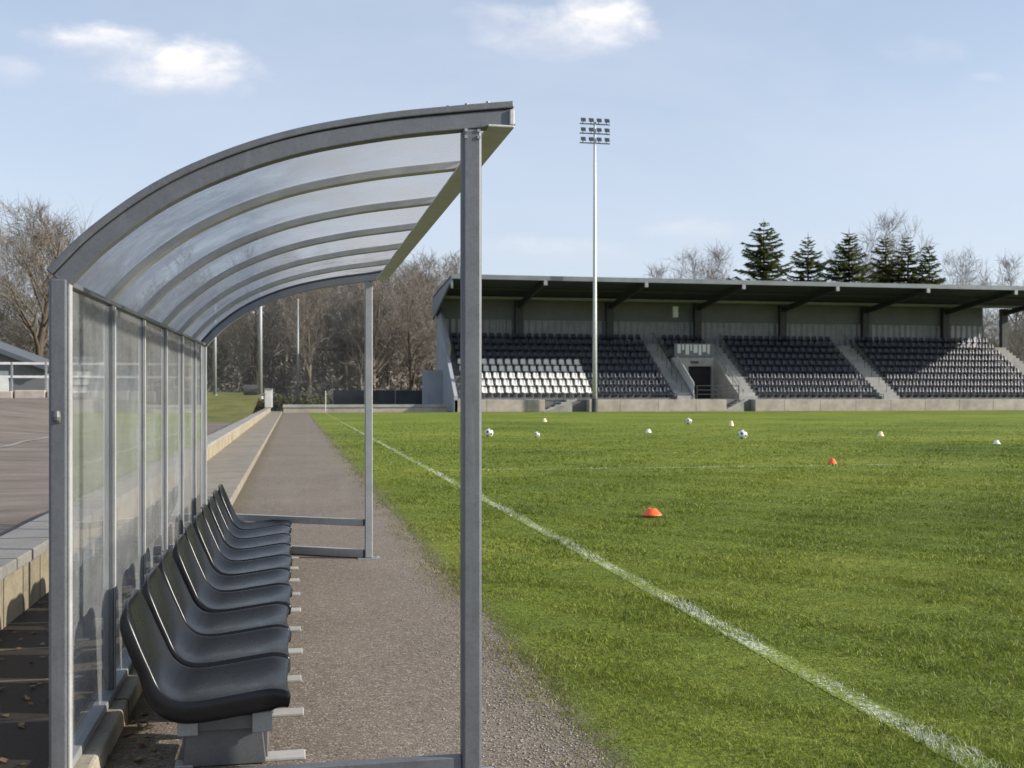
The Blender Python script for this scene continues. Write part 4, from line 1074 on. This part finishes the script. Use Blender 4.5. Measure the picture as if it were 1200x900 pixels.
CT = [(895, 255, 112, G1, 'need', 'broadest dark conifer, first of six above the roof', 1.0), (947, 271, 114, G3, 'need2', 'second conifer from the mast, with a gap on both sides', .95),
      (995, 265, 113, G3, 'need', 'third conifer, standing alone mid row above the roof', 1), (1038, 272, 116, G2, 'need2', 'fourth conifer, in front of the tall pale bare tree', 1.05),
      (1064, 272, 114, G2, 'need2', 'fifth conifer, crowded between two others', 1), (1089, 281, 113, G2, 'need', 'sixth and lowest conifer, last before the bare trees', .95)]
protos = {}
for k, (u, v, Y, g, mt, lb, wx) in enumerate(CT):
    x, _, zt = on_plane(u, v, Y); g = GG[k]; key = k
    if key not in protos:
        o = make_tree('conifer', g, lb, 'tree', (x, Y, 0), (M['bark'], M[mt]), 'conifers behind the stand', k*1.1, 1); protos[key] = o
    else:
        o = copy_tree(protos[key]); o.location = (x, Y, 0); o.rotation_euler.z = k*1.7; o['label'] = lb
    s_ = zt/20.2; o.scale = (s_*wx, s_*wx, s_)

# the wood as one mass: many thin bare trees and scrub on the hill
def woodland():
    srcs = []
    for sd_, kw in ((31, dict(n1=11,n2=5,n3=4,n4=3,up=.5,fork=True,tw=.03)), (32, dict(n1=12,n2=5,n3=4,n4=3,up=.4,tw=.03)), (33, dict(n1=10,n2=6,n3=4,n4=3,up=.6,tw=.03))):
        a, b = bare_tree(sd_, 16, **kw); mb = MB(); mb.add(a.v, a.f); mb.add(b.v, b.f)
        fs = [f if len(f) == 4 else (f[0], f[1], f[2], f[2]) for f in mb.f]
        q = np.array([f for f in mb.f if len(f) == 4]); tr = np.array([f for f in mb.f if len(f) == 3])
        srcs.append((np.array(mb.v, np.float32), q, tr))
    VV, QQ, TT = [], [], []; base = 0; n = 0
    for k in range(150):
        if k >= 126: u = rng.uniform(1225, 1560); Y = rng.uniform(100, 135)
        elif k >= 110: u = rng.uniform(1150, 1225); Y = rng.uniform(101, 125)
        elif k < 78: u = rng.uniform(215, 545); Y = rng.uniform(104, 150)
        else: u = rng.uniform(-70, 235); Y = rng.uniform(96, 140)
        x = on_plane(u, 460, Y)[0]; z0_ = float(hill(np.array(x), np.array(Y)))
        v, q, tr = srcs[k % 3]; a = rng.uniform(0, 6.28); s_ = rng.uniform(.55, .78)
        if k >= 78: s_ *= .95
        if k >= 110: s_ *= .95
        Rm = np.array([[math.cos(a), -math.sin(a), 0], [math.sin(a), math.cos(a), 0], [0, 0, 1]], np.float32)*s_
        vv = v @ Rm.T + np.array([x, Y, max(z0_, -.2)], np.float32)
        VV.append(vv); QQ.append(q+base); TT.append(tr+base); base += len(v)
    # scrub: small leaf-sized faces low between the trunks
    m_ = 52000; u = np.concatenate([rng.uniform(215, 545, m_*2//3), rng.uniform(-70, 235, m_-m_*2//3-6000), rng.uniform(1150, 1500, 6000)]); Y = rng.uniform(100, 150, m_)
    kx = (u-600)/F; zc = Y/(cT-kx*sT); x = kx*zc*cT+zc*sT; z = hill(x, Y)+rng.uniform(0, 1, m_)**1.6*(3.2+1.6*np.sin(x*.8)+1.3*np.sin(x*2.1+Y*.3))
    c_ = np.stack([x, Y, z], -1); d1 = rng.normal(0, 1, (m_, 3)); d1 /= np.linalg.norm(d1, axis=1)[:, None]; d2 = np.cross(d1, rng.normal(0, 1, (m_, 3))); d2 /= np.linalg.norm(d2, axis=1)[:, None]
    s1 = rng.uniform(.15, .5, (m_, 1)); s2 = s1*rng.uniform(.12, .35, (m_, 1))
    vv = np.stack([c_-d1*s1, c_+d2*s2, c_+d1*s1, c_-d2*s2], 1).reshape(-1, 3).astype(np.float32)
    VV.append(vv); QQ.append(np.arange(4*m_).reshape(m_, 4)+base)
    V = np.concatenate(VV); q = np.concatenate(QQ); tr = np.concatenate(TT); nq, nt_ = len(q), len(tr)
    me = bpy.data.meshes.new('woodland'); loops = np.concatenate([q.ravel(), tr.ravel()]).astype(np.int32)
    me.vertices.add(len(V)); me.vertices.foreach_set('co', V.ravel()); me.loops.add(len(loops)); me.loops.foreach_set('vertex_index', loops)
    me.polygons.add(nq+nt_); me.polygons.foreach_set('loop_start', np.concatenate([np.arange(nq)*4, 4*nq+np.arange(nt_)*3]).astype(np.int32))
    me.polygons.foreach_set('loop_total', np.concatenate([np.full(nq, 4), np.full(nt_, 3)]).astype(np.int32))
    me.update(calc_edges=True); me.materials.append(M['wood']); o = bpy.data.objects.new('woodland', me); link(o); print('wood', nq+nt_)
    tag(o, 'brown leafless woodland rising beyond the end of the ground', 'woodland', kind='stuff')
woodland()
